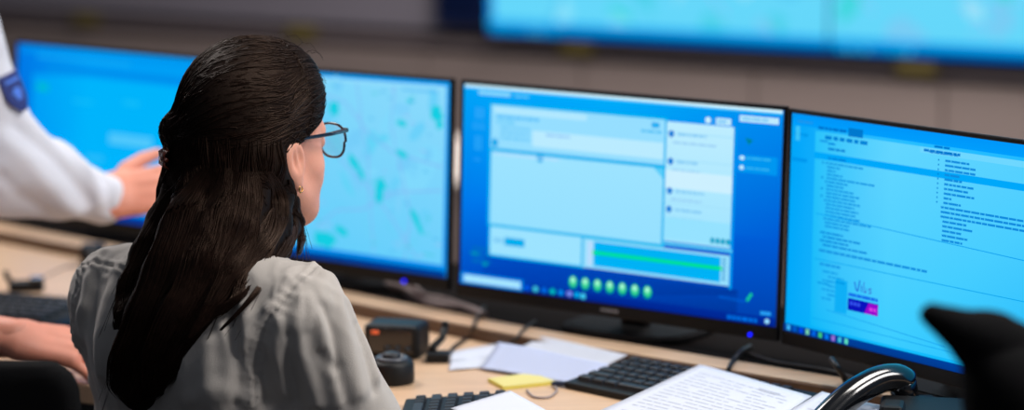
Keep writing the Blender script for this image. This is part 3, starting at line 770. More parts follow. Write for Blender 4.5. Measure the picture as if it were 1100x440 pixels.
def f_locks(W, grow=0.0):
    d = None
    for P, r in LP:
        for i in range(len(P)-1):
            ax = P[i+1]-P[i]
            # flatten the lock towards the back: measure with the sight direction stretched
            ra, rb = r[i], r[i+1]
            k = .42 if ra > .012 else .8
            q = W-P[i]; q2 = P[i+1]-P[i]; Wd = np.array([0,1/k,0],np.float32)+np.array([1,0,1],np.float32)
            x = sd_cone(q*Wd, (0,0,0), q2*Wd, ra, rb)*k**.5
            d = x if d is None else smin(d, x, .006)
    return d-grow
# hair on her far side, falling behind the left shoulder
FAR = [toW(HF, p) for p in ((-.050,-.055,.02),(-.062,-.060,-.04),(-.060,-.075,-.10),(-.045,-.095,-.16))]
def f_far(W):
    d = None
    for (a,b,ra,rb) in zip(FAR, FAR[1:], (.034,.034,.030), (.034,.030,.026)):
        x = sd_cone(W,a,b,ra,rb); d = x if d is None else smin(d,x,.01)
    return d
f_hair = lambda W: smin(smin(f_cap(W), f_locks(W), .022), f_far(W), .02)
hx = mesh_sdf(f_hair, (-.52,2.62,.74), (-.18,3.14,1.25), .0032)
M_HAIR = mat('hair_dark_brown', (16,10,9), .55, bump=.35, bscale=260, spec=.2, stretch=(5,5,.5))
M_HAIRS = mat('hair_strands', (24,14,11), .40, spec=.22, var=.45, vscale=90)
for m_ in (M_HAIR, M_HAIRS): m_.node_tree.nodes['Principled BSDF'].inputs['Specular Tint'].default_value = (1,.66,.48,1)
hair = np_obj('hair', hx[0], hx[1], M_HAIR, woman)
# strands drawn back over the skull to the clip
CLIP = np.array([-.043,-.092,.014]); N1 = 1500; K = 22
def hairline(t):     # t in -1..1 from her left ear over the top to her right ear, head-local
    a = abs(t); z = np.interp(a,[0,.35,.6,.8,1],[.142,.124,.080,.052,.030]); y = np.interp(a,[0,.35,.6,.8,1],[.080,.080,.066,.048,.006])
    return np.array([math.copysign(np.interp(a,[0,.35,.6,.8,1],[0,.045,.064,.070,.074]), t), y, z])
paths = []
for i in range(N1):
    t = random.uniform(-1,1); r0 = hairline(t)
    back = random.random()**1.3*.55; tgt = CLIP+np.array([random.gauss(0,.008),0,random.gauss(.002,.011)])
    a = r0*(1-back)+tgt*back
    mid = (a+tgt)/2+np.array([(.03 if t>0 else -.01)*(1-abs(t)*.5), -.01, .05*(1-abs(t))-.012*abs(t)]); s_ = np.linspace(0,1,K)[:,None]
    paths.append((1-s_)**2*a+2*s_*(1-s_)*mid+s_**2*tgt)
Pw = toW(HF, np.array(paths)).astype(np.float32); off = rng.uniform(-.0004,.0016,(N1,1))+.0006*np.sin(np.linspace(0,9,K))[None,:]*rng.uniform(-1,1,(N1,1))
Pw = project(f_cap, Pw, off.astype(np.float32), 4)
rad = rng.uniform(.00035,.0008,(N1,1))*np.interp(np.linspace(0,1,K),[0,.1,.9,1],[.4,1,1,.5])[None,:]
v1, q1 = tubes(Pw, rad)
# strands that hang, following the locks
paths = []; K2 = 34
for i in range(2300):
    k = random.choices(range(6), [4,6,5,4,2,1])[0]; P, r = LP[k]; c = spline(P, K2); rr = np.interp(np.linspace(0,1,K2), np.linspace(0,1,len(r)), r)
    side = random.uniform(-1,1); cut = random.uniform(.80,1.03); s_ = np.minimum(np.linspace(0,cut,K2)*(K2-1), K2-1)
    c = np.stack([np.interp(s_, np.arange(K2), c[:,j]) for j in range(3)],1); rr = np.interp(s_, np.arange(K2), rr)
    drift = np.linspace(0,1,K2)*random.uniform(-.25,.25)+.05*np.sin(np.linspace(0,random.uniform(2,6),K2)+random.uniform(0,6))
    d = np.stack([rr*(side+drift), -.02*np.ones(K2), 0*rr],1); paths.append(c+d)
Pw = np.array(paths,np.float32); N2 = len(Pw)
off = rng.uniform(-.0006,.0018,(N2,1))*np.ones((1,K2)); Raw = Pw.copy(); Pw = project(f_hair, Pw, off.astype(np.float32), 5)
wt = np.clip((np.linspace(0,1,K2)-.62)/.3,0,1)[None,:,None]*.75; Pw = (Pw*(1-wt)+Raw*wt).astype(np.float32)
Pw[:,1:-1] = .25*Pw[:,:-2]+.5*Pw[:,1:-1]+.25*Pw[:,2:]
rad = rng.uniform(.0004,.0009,(N2,1))*np.interp(np.linspace(0,1,K2),[0,.1,.85,1],[.5,1,.9,.15])[None,:]
v2, q2 = tubes(Pw, rad)
# the layer falling out of the gathered hair, all round the back of the head
paths = []
for i in range(900):
    a = random.uniform(-1.75, .62); z0 = random.uniform(.0,.045); x0, y0 = .078*math.sin(a), -.012-.095*math.cos(a)
    if a > .45: pass
    sh_ = random.uniform(.06,.11); k_ = np.linspace(0,1,16)
    paths.append(np.stack([x0+.012*k_*math.sin(a+.6), y0-.004*k_, z0-sh_*k_],1))
for i in range(500):
    a = random.uniform(-.3, 1.32); z0 = random.uniform(.0,.045); x0, y0 = .078*math.sin(a), -.012-.095*math.cos(a); k_ = np.linspace(0,1,16)
    paths.append(np.stack([x0-.008*k_, y0-.004*k_, z0-random.uniform(.06,.11)*k_],1))
Pb = toW(HF, np.array(paths)).astype(np.float32); Pb = project(f_hair, Pb, rng.uniform(-.0003,.0013,(len(Pb),1)).astype(np.float32)*np.ones((1,16),np.float32), 4)
vb, qb = tubes(Pb, rng.uniform(.0004,.0008,(len(Pb),1))*np.interp(np.linspace(0,1,16),[0,.15,.8,1],[.2,1,.9,.2])[None,:])
# a few loose flyaway hairs and frayed ends
paths = []
for i in range(90):
    P, r = LP[random.choice((0,1,1,2,3,4,5))]; c = spline(P, K2); k0 = random.randint(8, 26); L_ = 8
    seg = c[k0:k0+L_]; 
    if len(seg) < L_: continue
    side = random.choice((-1,1)); rr = np.interp(k0/K2, np.linspace(0,1,len(r)), r)
    paths.append(seg+np.stack([np.linspace(rr*.8, rr*1.0+random.uniform(.0,.010), L_)*side, -.012*np.ones(L_), -np.linspace(0,.02,L_)],1))
for i in range(26):
    t = random.uniform(-.9,.95); a = hairline(t)*np.array([1.02,.95,1.03]); n_ = a/np.linalg.norm(a); L_ = 8
    seg = np.array([a+n_*(.001+.007*math.sin(u*PI)*random.random())-np.array([0,1,0])*u*.05+np.array([0,0,.01])*math.sin(u*PI) for u in np.linspace(0,1,L_)])
    paths.append(toW(HF, seg))
v3, q3 = tubes(np.array(paths), np.full((len(paths),8), .00028))
V, F = join_np([(v1,q1),(v2,q2),(v3,q3),(vb,qb)])
st = np_obj('hair_strands', V, F, M_HAIRS, None, loc=(0,0,0)); st.parent = hair
st.data.transform(Matrix.Translation(-Vector(hip))); tag(st, kind='stuff')
# claw clip
cb = toW(HF, (-.040,-.108,.012)); m = MB()
ax = Vector(HF[0]@np.array([.82,-.57,0])); upv = Vector((0,0,1)); outv = Vector(HF[0]@np.array([-.57,-.82,0]))
def P3(a,b,c): return Vector(cb.tolist())+ax*a+outv*b+upv*c
m.tube([P3(-.018,.004,0),P3(-.009,.009,0),P3(.004,.010,0),P3(.016,.007,0)], [.003,.0036,.0036,.003], 8)
for a in (-.014,-.007,0,.007,.013):
    m.tube([P3(a,.009,.0),P3(a,.010,.007),P3(a,.003,.012)], [.0024,.002,.0012], 6); m.tube([P3(a,.009,.0),P3(a,.010,-.007),P3(a,.003,-.012)], [.0024,.002,.0012], 6)
o = np_obj('hair_clip', np.array(m.v), m.f, mat('clip_tortoise',(96,46,34),.25,var=.5,vscale=120,coat=.5), woman); o['label'] = 'brown tortoiseshell claw clip'
# eyeglasses
def G(x,y,z): return Vector(toW(HF, (x,y,z)).tolist())
def lens_mat():
    m = mat('lens_glass', (200,225,245), .03); b = m.node_tree.nodes['Principled BSDF']; b.inputs['Alpha'].default_value = .10; return m
M_FR = mat('glasses_dark_blue', (14,26,44), .25, coat=.4)
gl = np_obj('eyeglasses', np.array([G(0,.108,.02)]), [], M_FR, woman)
m = MB()
for sx in (-1,1):
    pts = []
    for k in range(57):
        a = 2*PI*k/56; cx = math.copysign(abs(math.cos(a))**.78, math.cos(a)); sz = math.copysign(abs(math.sin(a))**.78, math.sin(a))
        x = .0345+.0265*cx*(1-.10*(sz<0)); z = .018+.0215*sz; pts.append(G(sx*x, .107-.16*(x-.02)*.9, z))
    m.tube(pts, .0017, 6)
    m.tube([G(sx*.059,.101,.034),G(sx*.067,.097,.034)], [.0026,.0024], 6)
m.tube([G(-.0085,.111,.024),G(0,.115,.028),G(.0085,.111,.024)], .0014, 6)
np_obj('eyeglasses_x', np.array(m.v), m.f, M_FR, woman).name = 'rims'; D.objects.remove(gl)
for sx in (-1,1):
    m = MB().tube([G(sx*.067,.098,.034),G(sx*.0715,.06,.033),G(sx*.0745,.012,.033),G(sx*.075,-.008,.028),G(sx*.073,-.024,.008)], [.0019,.0017,.0016,.0016,.0014], 6, flat=1.6)
    np_obj('temple_arm', np.array(m.v), m.f, M_FR, woman)
    pts = []
    for k in range(24):
        a = 2*PI*k/24; cx = math.copysign(abs(math.cos(a))**.78, math.cos(a)); sz = math.copysign(abs(math.sin(a))**.78, math.sin(a))
        x = .0345+.0262*cx*(1-.10*(sz<0)); pts.append(G(sx*x, .107-.16*(x-.02)*.9, .018+.0212*sz))
    bk = [p+Vector(HF[0]@np.array([0,-.0012,0])) for p in pts]
    np_obj('lens', np.array(pts+bk), [tuple(range(24)), tuple(range(47,23,-1))]+[(k,(k+1)%24,24+(k+1)%24,24+k) for k in range(24)], lens_mat(), woman, smooth=False)
# earring
e = G(.0775,-.001,-.0255); m = MB().tube([e+Vector((.0045*math.cos(a)*.3,.0045*math.cos(a),.0045*math.sin(a)-.003)) for a in np.linspace(0,2*PI,15)], .0009, 6)
o = np_obj('earring', np.array(m.v), m.f, mat('gold',(210,160,80),.25,metal=1), woman); o['label'] = 'small gold hoop in her ear'

# ------------------------------------------------------------------ the man in the white shirt: turned to the right, both arms over the desk
MS = (-1.16, 3.24, 0); MF = frame(37, MS); MH = frame(82, (-.93,3.45,1.315))     # hips towards the desk, chest twisted to the right
HIP = np.array([-1.16,3.24,.52]); CH = np.array([-.97,3.44,1.02]); R2 = np.array([.80,-.60,0]); RC = np.array([.12,-.99,0])
shL = np.array([-.925,3.585,1.115]); shR = np.array([-.965,3.31,1.085])
hA = at(109,213,3.68); eA = at(0,176,3.62); sA = at(-62,36,3.61)
hB = onz(14,363,.800); eB = np.array([-.945,3.27,.815]); sB = shR
def f_man(W, cloth=False):
    g = .012 if cloth else 0; d = None
    for m in (-1,1):
        x = smin(sd_cone(W, HIP+m*.055*R2, HIP*.45+CH*.55+m*.06*(R2+RC)/2, .128+g, .122+g), sd_cone(W, HIP*.45+CH*.55+m*.06*(R2+RC)/2, CH+m*.075*RC, .122+g, .118+g), .04)
        d = x if d is None else smin(d, x, .06)
    d = smin(d, sd_cone(W, shL, shR, .056+g, .056+g), .05)
    d = smin(d, sd_cone(W, (-.94,3.445,1.17), (-.95,3.45,1.06), .052+g, .095+g), .05)
    d = smin(d, sd_cone(W, shL, sA, .064+g, .062+g), .05)
    if cloth:
        d = smin(d, smin(sd_cone(W, sA, eA, .078, .074), sd_cone(W, eA, hA, .074, .040), .02), .04)
        d = smin(d, smin(sd_cone(W, sB, eB, .070, .058), sd_cone(W, eB, eB*.7+hB*.3, .056, .048), .03), .05)
    else:
        d = smin(d, smin(sd_cone(W, sA, eA, .055, .045), sd_cone(W, eA, hA, .045, .028), .02), .03)
        d = smin(d, smin(sd_cone(W, sB, eB, .055, .042), sd_cone(W, eB, hB, .042, .028), .02), .03)
        H = toL(MH, W); d = smin(d, sd_cone(H, (0,-.03,-.24), (0,-.015,-.09), .058, .056), .02)
        H = np.stack([np.abs(H[...,0]),H[...,1],H[...,2]],-1)
        hd_ = sd_ell(H, (0,-.01,.03), (.076,.098,.088)); hd_ = smin(hd_, sd_ell(H, (0,.03,-.03), (.062,.066,.088)), .03)
        hd_ = smin(hd_, sd_cone(H,(0,.09,.02),(0,.114,-.018),.008,.011), .012); hd_ = smax(hd_, -sd_ell(H,(.032,.105,.012),(.015,.014,.010)), .01)
        hd_ = smin(hd_, sd_ell(H,(.032,.084,.011),(.012,.012,.012)), .003); hd_ = smin(hd_, sd_cone(H,(0,.094,-.052),(.02,.084,-.052),.006,.004), .006)
        hd_ = smin(hd_, sd_ell(H,(.078,-.005,-.005),(.010,.018,.032)), .005); d = smin(d, hd_, .02)
        P = toL(MF, W)
        for m in (1,-1):
            a = (m*.09,.03,.52); b = (m*.13,.43,.53); c = (m*.13,.40,.09); e = (m*.14,.58,.05)
            d = smin(d, smin(sd_cone(P,a,b,.082,.06), sd_cone(P,b,c,.056,.04), .015), .03); d = smin(d, sd_cone(P,c,e,.04,.032), .02)
    return d
bm_ = mesh_sdf(lambda W: f_man(W), (-1.45,2.95,-.01), (-.45,3.95,1.50), .010)
# hands
hnA = hand_mesh(curl=(.15,.5,.7,.85), thumb=.5, s=1.0, h=.002)
gA = place(hnA, basis(hA+np.array([.005,0,.004]), (1.0,.15,.10), (-.15,-.75,.55), True))
hnB = hand_mesh(curl=(.50,.55,.60,.65), thumb=.6, s=1.02, h=.002)
gB = place(hnB, basis(hB+np.array([.0,0,.0]), (1.0,.14,-.22), (-.12,-.35,1.0), True))
V, F = join_np([bm_, gA, gB])
man = np_obj('person', V, F, M_SKIN2, loc=(MS[0],MS[1],0))
tag(man, 'person in a white shirt with a blue sleeve patch reaching in from the left edge', 'person')
mv, mf = mesh_sdf(lambda W: smax(f_man(W, True), .56-W[...,2], .01), (-1.42,2.98,.50), (-.55,3.85,1.30), .0065)
nr = grad(lambda W: f_man(W, True), mv)
nz = np.array([noise.noise(Vector((p[0]*9+p[2]*9, p[1]*10, p[2]*13-p[0]*9)))+.6*noise.noise(Vector((p[0]*22+5, p[1]*22, p[2]*28))) for p in mv.tolist()], np.float32)
ws = lambda pts: [lift(lambda W: f_man(W,True), x, y, 0, 3.2, 4.2) for x, y in pts]
dp = .006*nz
for poly, w_, a_ in ((ws([(22,72),(30,108),(60,135)]),.014,-.010),(ws([(5,150),(40,185),(80,225)]),.016,.009),(ws([(20,135),(60,170),(95,215)]),.012,-.008),(ws([(70,150),(95,180),(105,215)]),.013,.008),(ws([(85,160),(110,190),(118,225)]),.009,-.006),(ws([(0,190),(40,222),(80,240)]),.012,-.006)):
    dp += a_*np.exp(-(seg_d(mv,poly)/w_)**2)
np_obj('shirt', mv+nr*dp[:,None], mf, mat('shirt_white',(208,211,222),.8,bump=.2,bscale=500,sheen=.2), man)
m = MB(); wv = Vector(hA.tolist()); dirv = (Vector(hA.tolist())-Vector(eA.tolist())).normalized()
m.tube([wv+dirv*.010, wv+dirv*.026], .0305, 18); np_obj('wristband', np.array(m.v), m.f, M_BLK, man)
# sleeve patch: a curved shield lying on the cloth of the raised arm
nu, nv = 12, 14; ctr = (21,97); vs = []
for j in range(nv):
    for i in range(nu):
        a, b = (i/(nu-1)-.5)*2, (j/(nv-1)-.5)*2; wdt = 1 if b < .1 else 1-.75*((b-.1)/.9)**1.6
        vs.append((a*.030*wdt, -b*.030))
ca = Vector(sA.tolist()).lerp(Vector(eA.tolist()), .56); axd = (Vector(eA.tolist())-Vector(sA.tolist())).normalized()
nrm_ = Vector((.92,-.38,.1)); nrm_ = (nrm_-axd*nrm_.dot(axd)).normalized(); sidev = axd.cross(nrm_)
Wp = np.array([list(ca+nrm_*.09+sidev*a+axd*(-b)) for a, b in vs], np.float32)
fmn = lambda W: f_man(W,True)
Wp = project(fmn, Wp, .006, 6)
ff = [(j*nu+i, j*nu+i+1, (j+1)*nu+i+1, (j+1)*nu+i) for j in range(nv-1) for i in range(nu-1)]
pc = np_obj('sleeve_patch', Wp, ff, mat('patch_blue',(6,36,112),.6,bump=.4,bscale=500), man); so = pc.modifiers.new('s','SOLIDIFY'); so.thickness = .002; so.offset = 0
pc['label'] = 'dark blue shield patch'
em = [(j*nu+i, j*nu+i+1, (j+1)*nu+i+1, (j+1)*nu+i) for j in range(nv-1) for i in range(nu-1) if (j in (2,) and 2<=i<=8) or (5<=j<=8 and i in (4,5,6)) or (j==6 and 3<=i<=7)]
pe = np_obj('patch_emblem', project(fmn, Wp, .0078, 3), em, mat('patch_light',(70,120,220),.6), man); pe.parent = pc
tv = mesh_sdf(lambda W: (lambda P: np.maximum(np.minimum.reduce([sd_cone(P,(m*.09,.03,.52),(m*.13,.43,.53),.096,.07) for m in (1,-1)]+[sd_cone(P,(m*.13,.43,.53),(m*.13,.40,.12),.066,.058) for m in (1,-1)]+[sd_cone(P*np.array([1,1.5,1],np.float32),(0,0,.52),(0,.02,.60),.182,.175)]), .085-P[...,2]))(toL(MF,W)), (-1.50,2.85,.05), (-.40,3.95,.88), .012)
np_obj('trousers', tv[0], tv[1], mat('trouser_navy',(28,32,46),.85), man)
tv = mesh_sdf(lambda W: (lambda P: np.maximum(np.minimum(sd_cone(P,(.13,.38,.055),(.14,.60,.045),.048,.038), sd_cone(P,(-.13,.38,.055),(-.14,.60,.045),.048,.038)), .004-P[...,2]))(toL(MF,W)), (-1.3,3.3,-.01), (-.45,3.95,.13), .008)
np_obj('shoes', tv[0], tv[1], mat('shoe_black',(16,16,18),.4), man)
tv = mesh_sdf(lambda W: (lambda P: smax(sd_ell(P,(0,-.014,.040),(.084,.104,.092)), P[...,1]-np.interp(P[...,2],[-.09,.01,.07,.13],[-.03,-.02,.045,.06]).astype(np.float32), .01))(toL(MH,W)), (-1.1,3.3,1.20), (-.78,3.6,1.52), .006)
np_obj('hair', tv[0], tv[1], M_HAIR, man)

# ------------------------------------------------------------------ things on the desk
def sheet(name, label, px, z, m, lines=0, group='loose papers on the desk', curl=.0, ink=None, marks=()):
    zs = z if hasattr(z,'__len__') else [z]*4; z = min(zs)
    A = [onz(x,y,q) for (x,y),q in zip(px,zs)]; n = 14; v = []; f = []; fm = []
    def P(a, b, dz=0):
        p = (A[0]*(1-a)+A[1]*a)*(1-b)+(A[3]*(1-a)+A[2]*a)*b
        return (p[0], p[1], p[2]+dz+curl*(math.sin(a*5+1)*.5+.5)*(a*(1-a)*4)*.5+curl*max(0,b-.7)**2*6)
    for j in range(n+1):
        for i in range(n+1): v.append(P(i/n, j/n))
    k = len(v)
    for j in range(n+1):
        for i in range(n+1): v.append(P(i/n, j/n, -.0004))
    for j in range(n):
        for i in range(n):
            q = j*(n+1)+i; f.append((q,q+n+1,q+n+2,q+1)); fm.append(0); f.append((k+q,k+q+1,k+q+n+2,k+q+n+1)); fm.append(0)
    for i in range(n):
        for a, b in ((i,i+1),(n*(n+1)+i+1,n*(n+1)+i)): f.append((a,b,k+b,k+a)); fm.append(0)
        for a, b in (((i+1)*(n+1),i*(n+1)),(i*(n+1)+n,(i+1)*(n+1)+n)): f.append((a,b,k+b,k+a)); fm.append(0)
    for l in range(lines):
        b = .12+.76*l/max(lines-1,1); a = .1
        while a < .86:
            w_ = random.uniform(.04,.12); q = len(v)
            if random.random() < .86:
                v += [P(a,b,.0003),P(min(a+w_,.9),b,.0003),P(min(a+w_,.9),b+.012,.0003),P(a,b+.012,.0003)]; f.append((q,q+3,q+2,q+1)); fm.append(1)
            a += w_+.015
    for a0,b0,a1,b1 in marks:
        q = len(v); v += [P(a0,b0,.0004),P(a1,b0,.0004),P(a1,b1,.0004),P(a0,b1,.0004)]; f.append((q,q+3,q+2,q+1)); fm.append(1)
    o = new_obj(name, v, f, m, None, True, mats=[ink or M_INK], fm=fm, origin=tuple(sum(a[i] for a in A)/4 for i in range(2))+(z,))
    return tag(o, label, 'paper', group)
sheet('paper_sheet','large white printed sheet in front of the centre monitor, covering half the keyboard',[(752,391),(872,425),(790,478),(640,443)],.7675,M_PAPER,16,curl=.002,marks=((.62,.10,.80,.118),(.66,.125,.78,.14)))
sheet('paper_sheet','white sheet corner beside the telephone handset, overlapping the big printed sheet',[(883,420),(985,447),(930,500),(812,462)],.7695,M_PAPER,10)
sheet('paper_sheet','white sheet lying closest to the ledge left of the centre keyboard',[(582,361),(674,381),(650,393),(558,373)],(.7620,.7620,.748,.748),M_PAPER,5,curl=.002)
sheet('paper_sheet','lavender tinted sheet under the white one, above the yellow note',[(535,367),(655,391),(620,413),(515,396)],(.7615,.7600,.7425,.7425),M_PAPERB,6,curl=.003)
sheet('paper_sheet','small pale sheet left of the lavender sheet',[(484,378),(533,369),(528,394),(482,398)],.7412,M_PAPER,3,curl=.002)
sheet('paper_sheet','white sheet at the bottom edge beside the near keyboard',[(548,419),(594,444),(560,470),(484,438)],(.771,.762,.771,.773),M_PAPER,0)
sheet('paper_sheet','scrap of white paper at the left edge in front of the keyboard',[(-30,345),(14,349),(10,366),(-40,362)],.7415,M_PAPER,0)
# yellow note pad
A = [onz(x,y,.741) for x,y in ((524,409),(571,403),(597,412),(541,418))]; c = sum(A)/4
t = thing('sticky_note_pad','yellow sticky note pad between the lavender sheet and the keyboard','note pad',(c[0],c[1],.7402))
m = MB(); m.prism([(a[0],a[1]) for a in reversed(A)], .7403, .7445); child('note_block', m, M_YEL, t)
m = MB(); m.prism([((a[0]-c[0])*.99+c[0]+.0006,(a[1]-c[1])*.99+c[1]) for a in reversed(A)], .7446, .7451); child('top_note', m, mat('yellow_note_top',(214,202,128),.8), t)
# pen
a, b = Vector(onz(592,412,.745).tolist()), Vector(onz(634,412,.745).tolist()); d = (b-a)
t = thing('pen','dark blue pen with yellow end lying beside the yellow note pad','pen',tuple((a+b)/2-Vector((0,0,.0045))))
child('barrel', MB().tube([a, a+d*.05, a+d*.72], [.0022,.0038,.0038], 10), mat('pen_blue',(24,34,60),.3), t, True)
child('cap', MB().tube([a+d*.72, a+d*.97, b], [.0043,.0043,.003], 10), M_YEL, t, True)
child('clip', MB().tube([a+d*.95+Vector((0,0,.005)), a+d*.6+Vector((0,0,.0052))], .0009, 6), M_YEL, t, True)

def keycap_mesh(w):
    m = MB(); v = []; 
    for zz, ins in ((0,0),(.0055,.0016),(.0062,.0026)):
        for sx, sy in ((-1,-1),(1,-1),(1,1),(-1,1)): v.append((sx*(w/2-ins), sy*(.0076-ins), zz))
    m.add(v, [(0,1,5,4),(1,2,6,5),(2,3,7,6),(3,0,4,7),(4,5,9,8),(5,6,10,9),(6,7,11,10),(7,4,8,11),(8,9,10,11),(3,2,1,0)])
    me = D.meshes.new('key'); me.from_pydata(m.v, [], m.f); me.materials.append(M_KEY); return me
KM = {}
ROWS = [[1]*15, [1]*13+[2], [1.5]+[1]*12+[1.5], [1.8]+[1]*11+[2.2], [2.3]+[1]*10+[2.7], [1.4,1.2,1.2,6.0,1.2,1.2,1.4,1.4]]
def keyboard(label, corner, yaw, z=DZ, cols=1.0, pad=True, group='keyboards on the desk'):
    """corner = back left corner; width runs along local +x, depth along local -y"""
    W = .435 if pad else .180; Dp = .142; KW = .275 if pad else .160
    Mx = Matrix.Translation((corner[0],corner[1],z)) @ Matrix.Rotation(R(yaw),4,'Z')
    t = thing('keyboard', label, 'keyboard', tuple(Mx @ Vector((W/2,-Dp/2,0))), R(yaw), group)
    m = MB(); v = [(0,-Dp,0),(W,-Dp,0),(W,0,0),(0,0,0),(0,-Dp,.010),(W,-Dp,.010),(W,0,.020),(0,0,.020)]
    m.add(v, [(3,2,1,0),(4,5,6,7),(0,1,5,4),(1,2,6,5),(2,3,7,6),(3,0,4,7)]); m.xf(Mx); o = child('case', m, M_BLK, t); bev(o,.003,3)
    for y_ in (-.012,-Dp+.012):
        mm = MB().box((W/2,y_,.0006),(W*.7,.008,.0012)); mm.xf(Mx); child('foot', mm, M_BLK, t)
    def key(cx, cy, w):
        w = round(w,4)
        if w not in KM: KM[w] = keycap_mesh(w)
        o = D.objects.new('key', KM[w]); C.objects.link(o); o.parent = t
        zz = .020+(cy/Dp)*.010; o.location = (cx-W/2, cy+Dp/2, zz+.0002); o.rotation_euler.x = math.atan(.010/Dp)
    for r, row in enumerate(ROWS):
        y = -.018-r*.0205; tot = sum(row[:9]) if not pad and len(row) > 9 else sum(row); row = row[:9] if not pad else row; tot = sum(row); x = .010; u_ = KW/tot
        for w_ in row: key(x+w_*u_/2, y, w_*u_-.0022); x += w_*u_
    if pad:
        for r in range(1,6):
            for k in range(4):
                if k == 3 and r in (5,): continue
                key(.352+k*.019, -.018-r*.0205, .0165)
    m = MB().box((W-.03,-.007,.0200),(.03,.005,.0012)); m.xf(Mx); child('indicator_strip', m, mat('mark_grey',(150,155,165),.4), t)
    return t
k1 = onz(680,383,DZ+.02); keyboard('black keyboard in front of the centre monitor, half under the printed sheet', k1, -43.5)
k2 = onz(553,420,DZ+.02); keyboard('compact black keyboard at the bottom edge right of the woman, partly under a white sheet', k2, -92, pad=False)
k3 = onz(-70,309,DZ+.02); keyboard('black keyboard at the left edge above the bare hand', k3, -22)
# ---- black radio console beside the woman's arm, round knob unit in front
c = onz(428,386,DZ); Mx = Matrix.Translation((c[0],c[1],DZ)) @ Matrix.Rotation(R(-16),4,'Z')
t = thing('radio_console','boxy black radio console with an orange light beside her right arm','radio',tuple(c[:2])+(DZ,),R(-16))
m = MB().box((-.012,.03,.024),(.082,.058,.048),.006); m.xf(Mx); child('case', m, M_BLK, t)
m = MB().box((-.012,.0003,.026),(.066,.002,.034),.001); m.xf(Mx); child('front_panel', m, M_GLOSS, t)
m = MB().box((-.034,-.0012,.038),(.011,.002,.005),.0006); m.xf(Mx); o = child('display_lamp', m, mat('orange_lamp',(214,90,44),.4,emit=.45), t); o['label'] = 'orange lamp'
for k in range(3):
    m = MB().tube([(-.016+k*.015,-.001,.016),(-.016+k*.015,-.006,.016)],.0045,12); m.xf(Mx); child('knob', m, M_KEY, t, True)
c = onz(421,410,DZ); t = thing('desk_microphone_base','round black puck with a grey ridge in front of the radio console','desk device',tuple(c[:2])+(DZ,))
m = MB().lathe([(.0300,0),(.0310,.004),(.0305,.026),(.0270,.031),(.0,.0315)],(c[0],c[1],DZ),36); child('body', m, M_BLK, t, True)
m = MB().lathe([(.0215,.030),(.0225,.034),(.0190,.0365),(.0165,.033)],(c[0],c[1],DZ),36); child('ring', m, mat('ring_grey',(72,76,84),.35), t, True)
m = MB().lathe([(.0125,.031),(.0125,.0385),(.0095,.041),(0,.0415)],(c[0],c[1],DZ),24); child('knob', m, M_KEY, t, True)
# ---- little stand with a slanted stem
c = onz(470,390,DZ); t = thing('microphone_stand','small black block with a slanted stem standing between the console and the papers','stand',tuple(c[:2])+(DZ,))
m = MB().box((c[0],c[1]+.012,DZ+.007),(.032,.028,.014),.003); child('base', m, M_BLK, t)
m = MB().tube([(c[0]-.008,c[1]+.016,DZ+.012),(c[0]-.006,c[1]+.02,DZ+.020),(c[0]+.006,c[1]+.028,DZ+.030),(c[0]+.010,c[1]+.034,DZ+.044)],[.006,.0055,.005,.0055],10); child('stem', m, M_BLK, t, True)
m = MB().box((c[0]+.010,c[1]+.036,DZ+.047),(.011,.010,.012),.003); child('head', m, M_BLK, t)
# ---- left: handheld set behind the keyboard, small speaker by her left shoulder
c = onz(28,314,DZ); Mx = Matrix.Translation((c[0],c[1],DZ)) @ Matrix.Rotation(R(6),4,'Z')
t = thing('handheld_radio','black handheld set with a short stub lying behind the left keyboard','handheld device',tuple(c[:2])+(DZ,),R(6))
m = MB().box((.0,.012,.009),(.056,.028,.017),.005); m.xf(Mx); child('case', m, M_BLK, t)
m = MB().box((.016,.012,.0185),(.024,.024,.010),.004); m.xf(Mx); child('head', m, M_GLOSS, t)
m = MB().tube([(-.024,.014,.014),(-.031,.015,.024),(-.034,.016,.034)],[.005,.0045,.004],10); m.xf(Mx); child('antenna', m, M_BLK, t, True)
c = onz(98,290,DZ); t = thing('desk_speaker','small black desk speaker beside her left shoulder','speaker',tuple(c[:2])+(DZ,))
m = MB().box((c[0],c[1]+.02,DZ+.021),(.040,.036,.042),.006); child('case', m, M_BLK, t)
m = MB().tube([(c[0],c[1]+.003,DZ+.022),(c[0],c[1]+.0005,DZ+.022)],[.014,.015],24); child('grille', m, M_KEY, t, True)
# ---- telephone at the lower right
tb = onz(945,461,DZ); ty = 12; Mx = Matrix.Translation((tb[0]+.075,tb[1]-.06,DZ)) @ Matrix.Rotation(R(-ty),4,'Z')
t = thing('desk_telephone','black desk telephone with its glossy curved handset, lower right beside the papers','telephone',(tb[0],tb[1],DZ),R(-ty))
m = MB(); v = [(-.085,-.13,0),(.085,-.13,0),(.085,.045,0),(-.085,.045,0),(-.085,-.13,.018),(.085,-.13,.018),(.085,.045,.046),(-.085,.045,.046)]
m.add(v, [(3,2,1,0),(4,5,6,7),(0,1,5,4),(1,2,6,5),(2,3,7,6),(3,0,4,7)]); m.xf(Mx); o = child('base', m, M_BLK, t); bev(o,.006,3)
pts = [at(868,474,2.88),at(890,447,2.90),at(916,423,2.92),at(943,408,2.94),at(964,406,2.95),at(975,413,2.955)]
m = MB().tube(spline(pts,26), [float(x) for x in np.interp(np.linspace(0,1,26),[0,.2,.5,.8,.93,1],[.0190,.0185,.0175,.0180,.0180,.012])], 18); 
hs = child('handset', m, M_GLOSS, t, True)
def blockish(name, a, b, ra, rb, mm, par):
    m = MB().tube([a, a+(b-a)*.15, a+(b-a)*.85, b], [ra*.8, ra, rb, rb*.85], 18); o = child(name, m, mm, par, True); return o
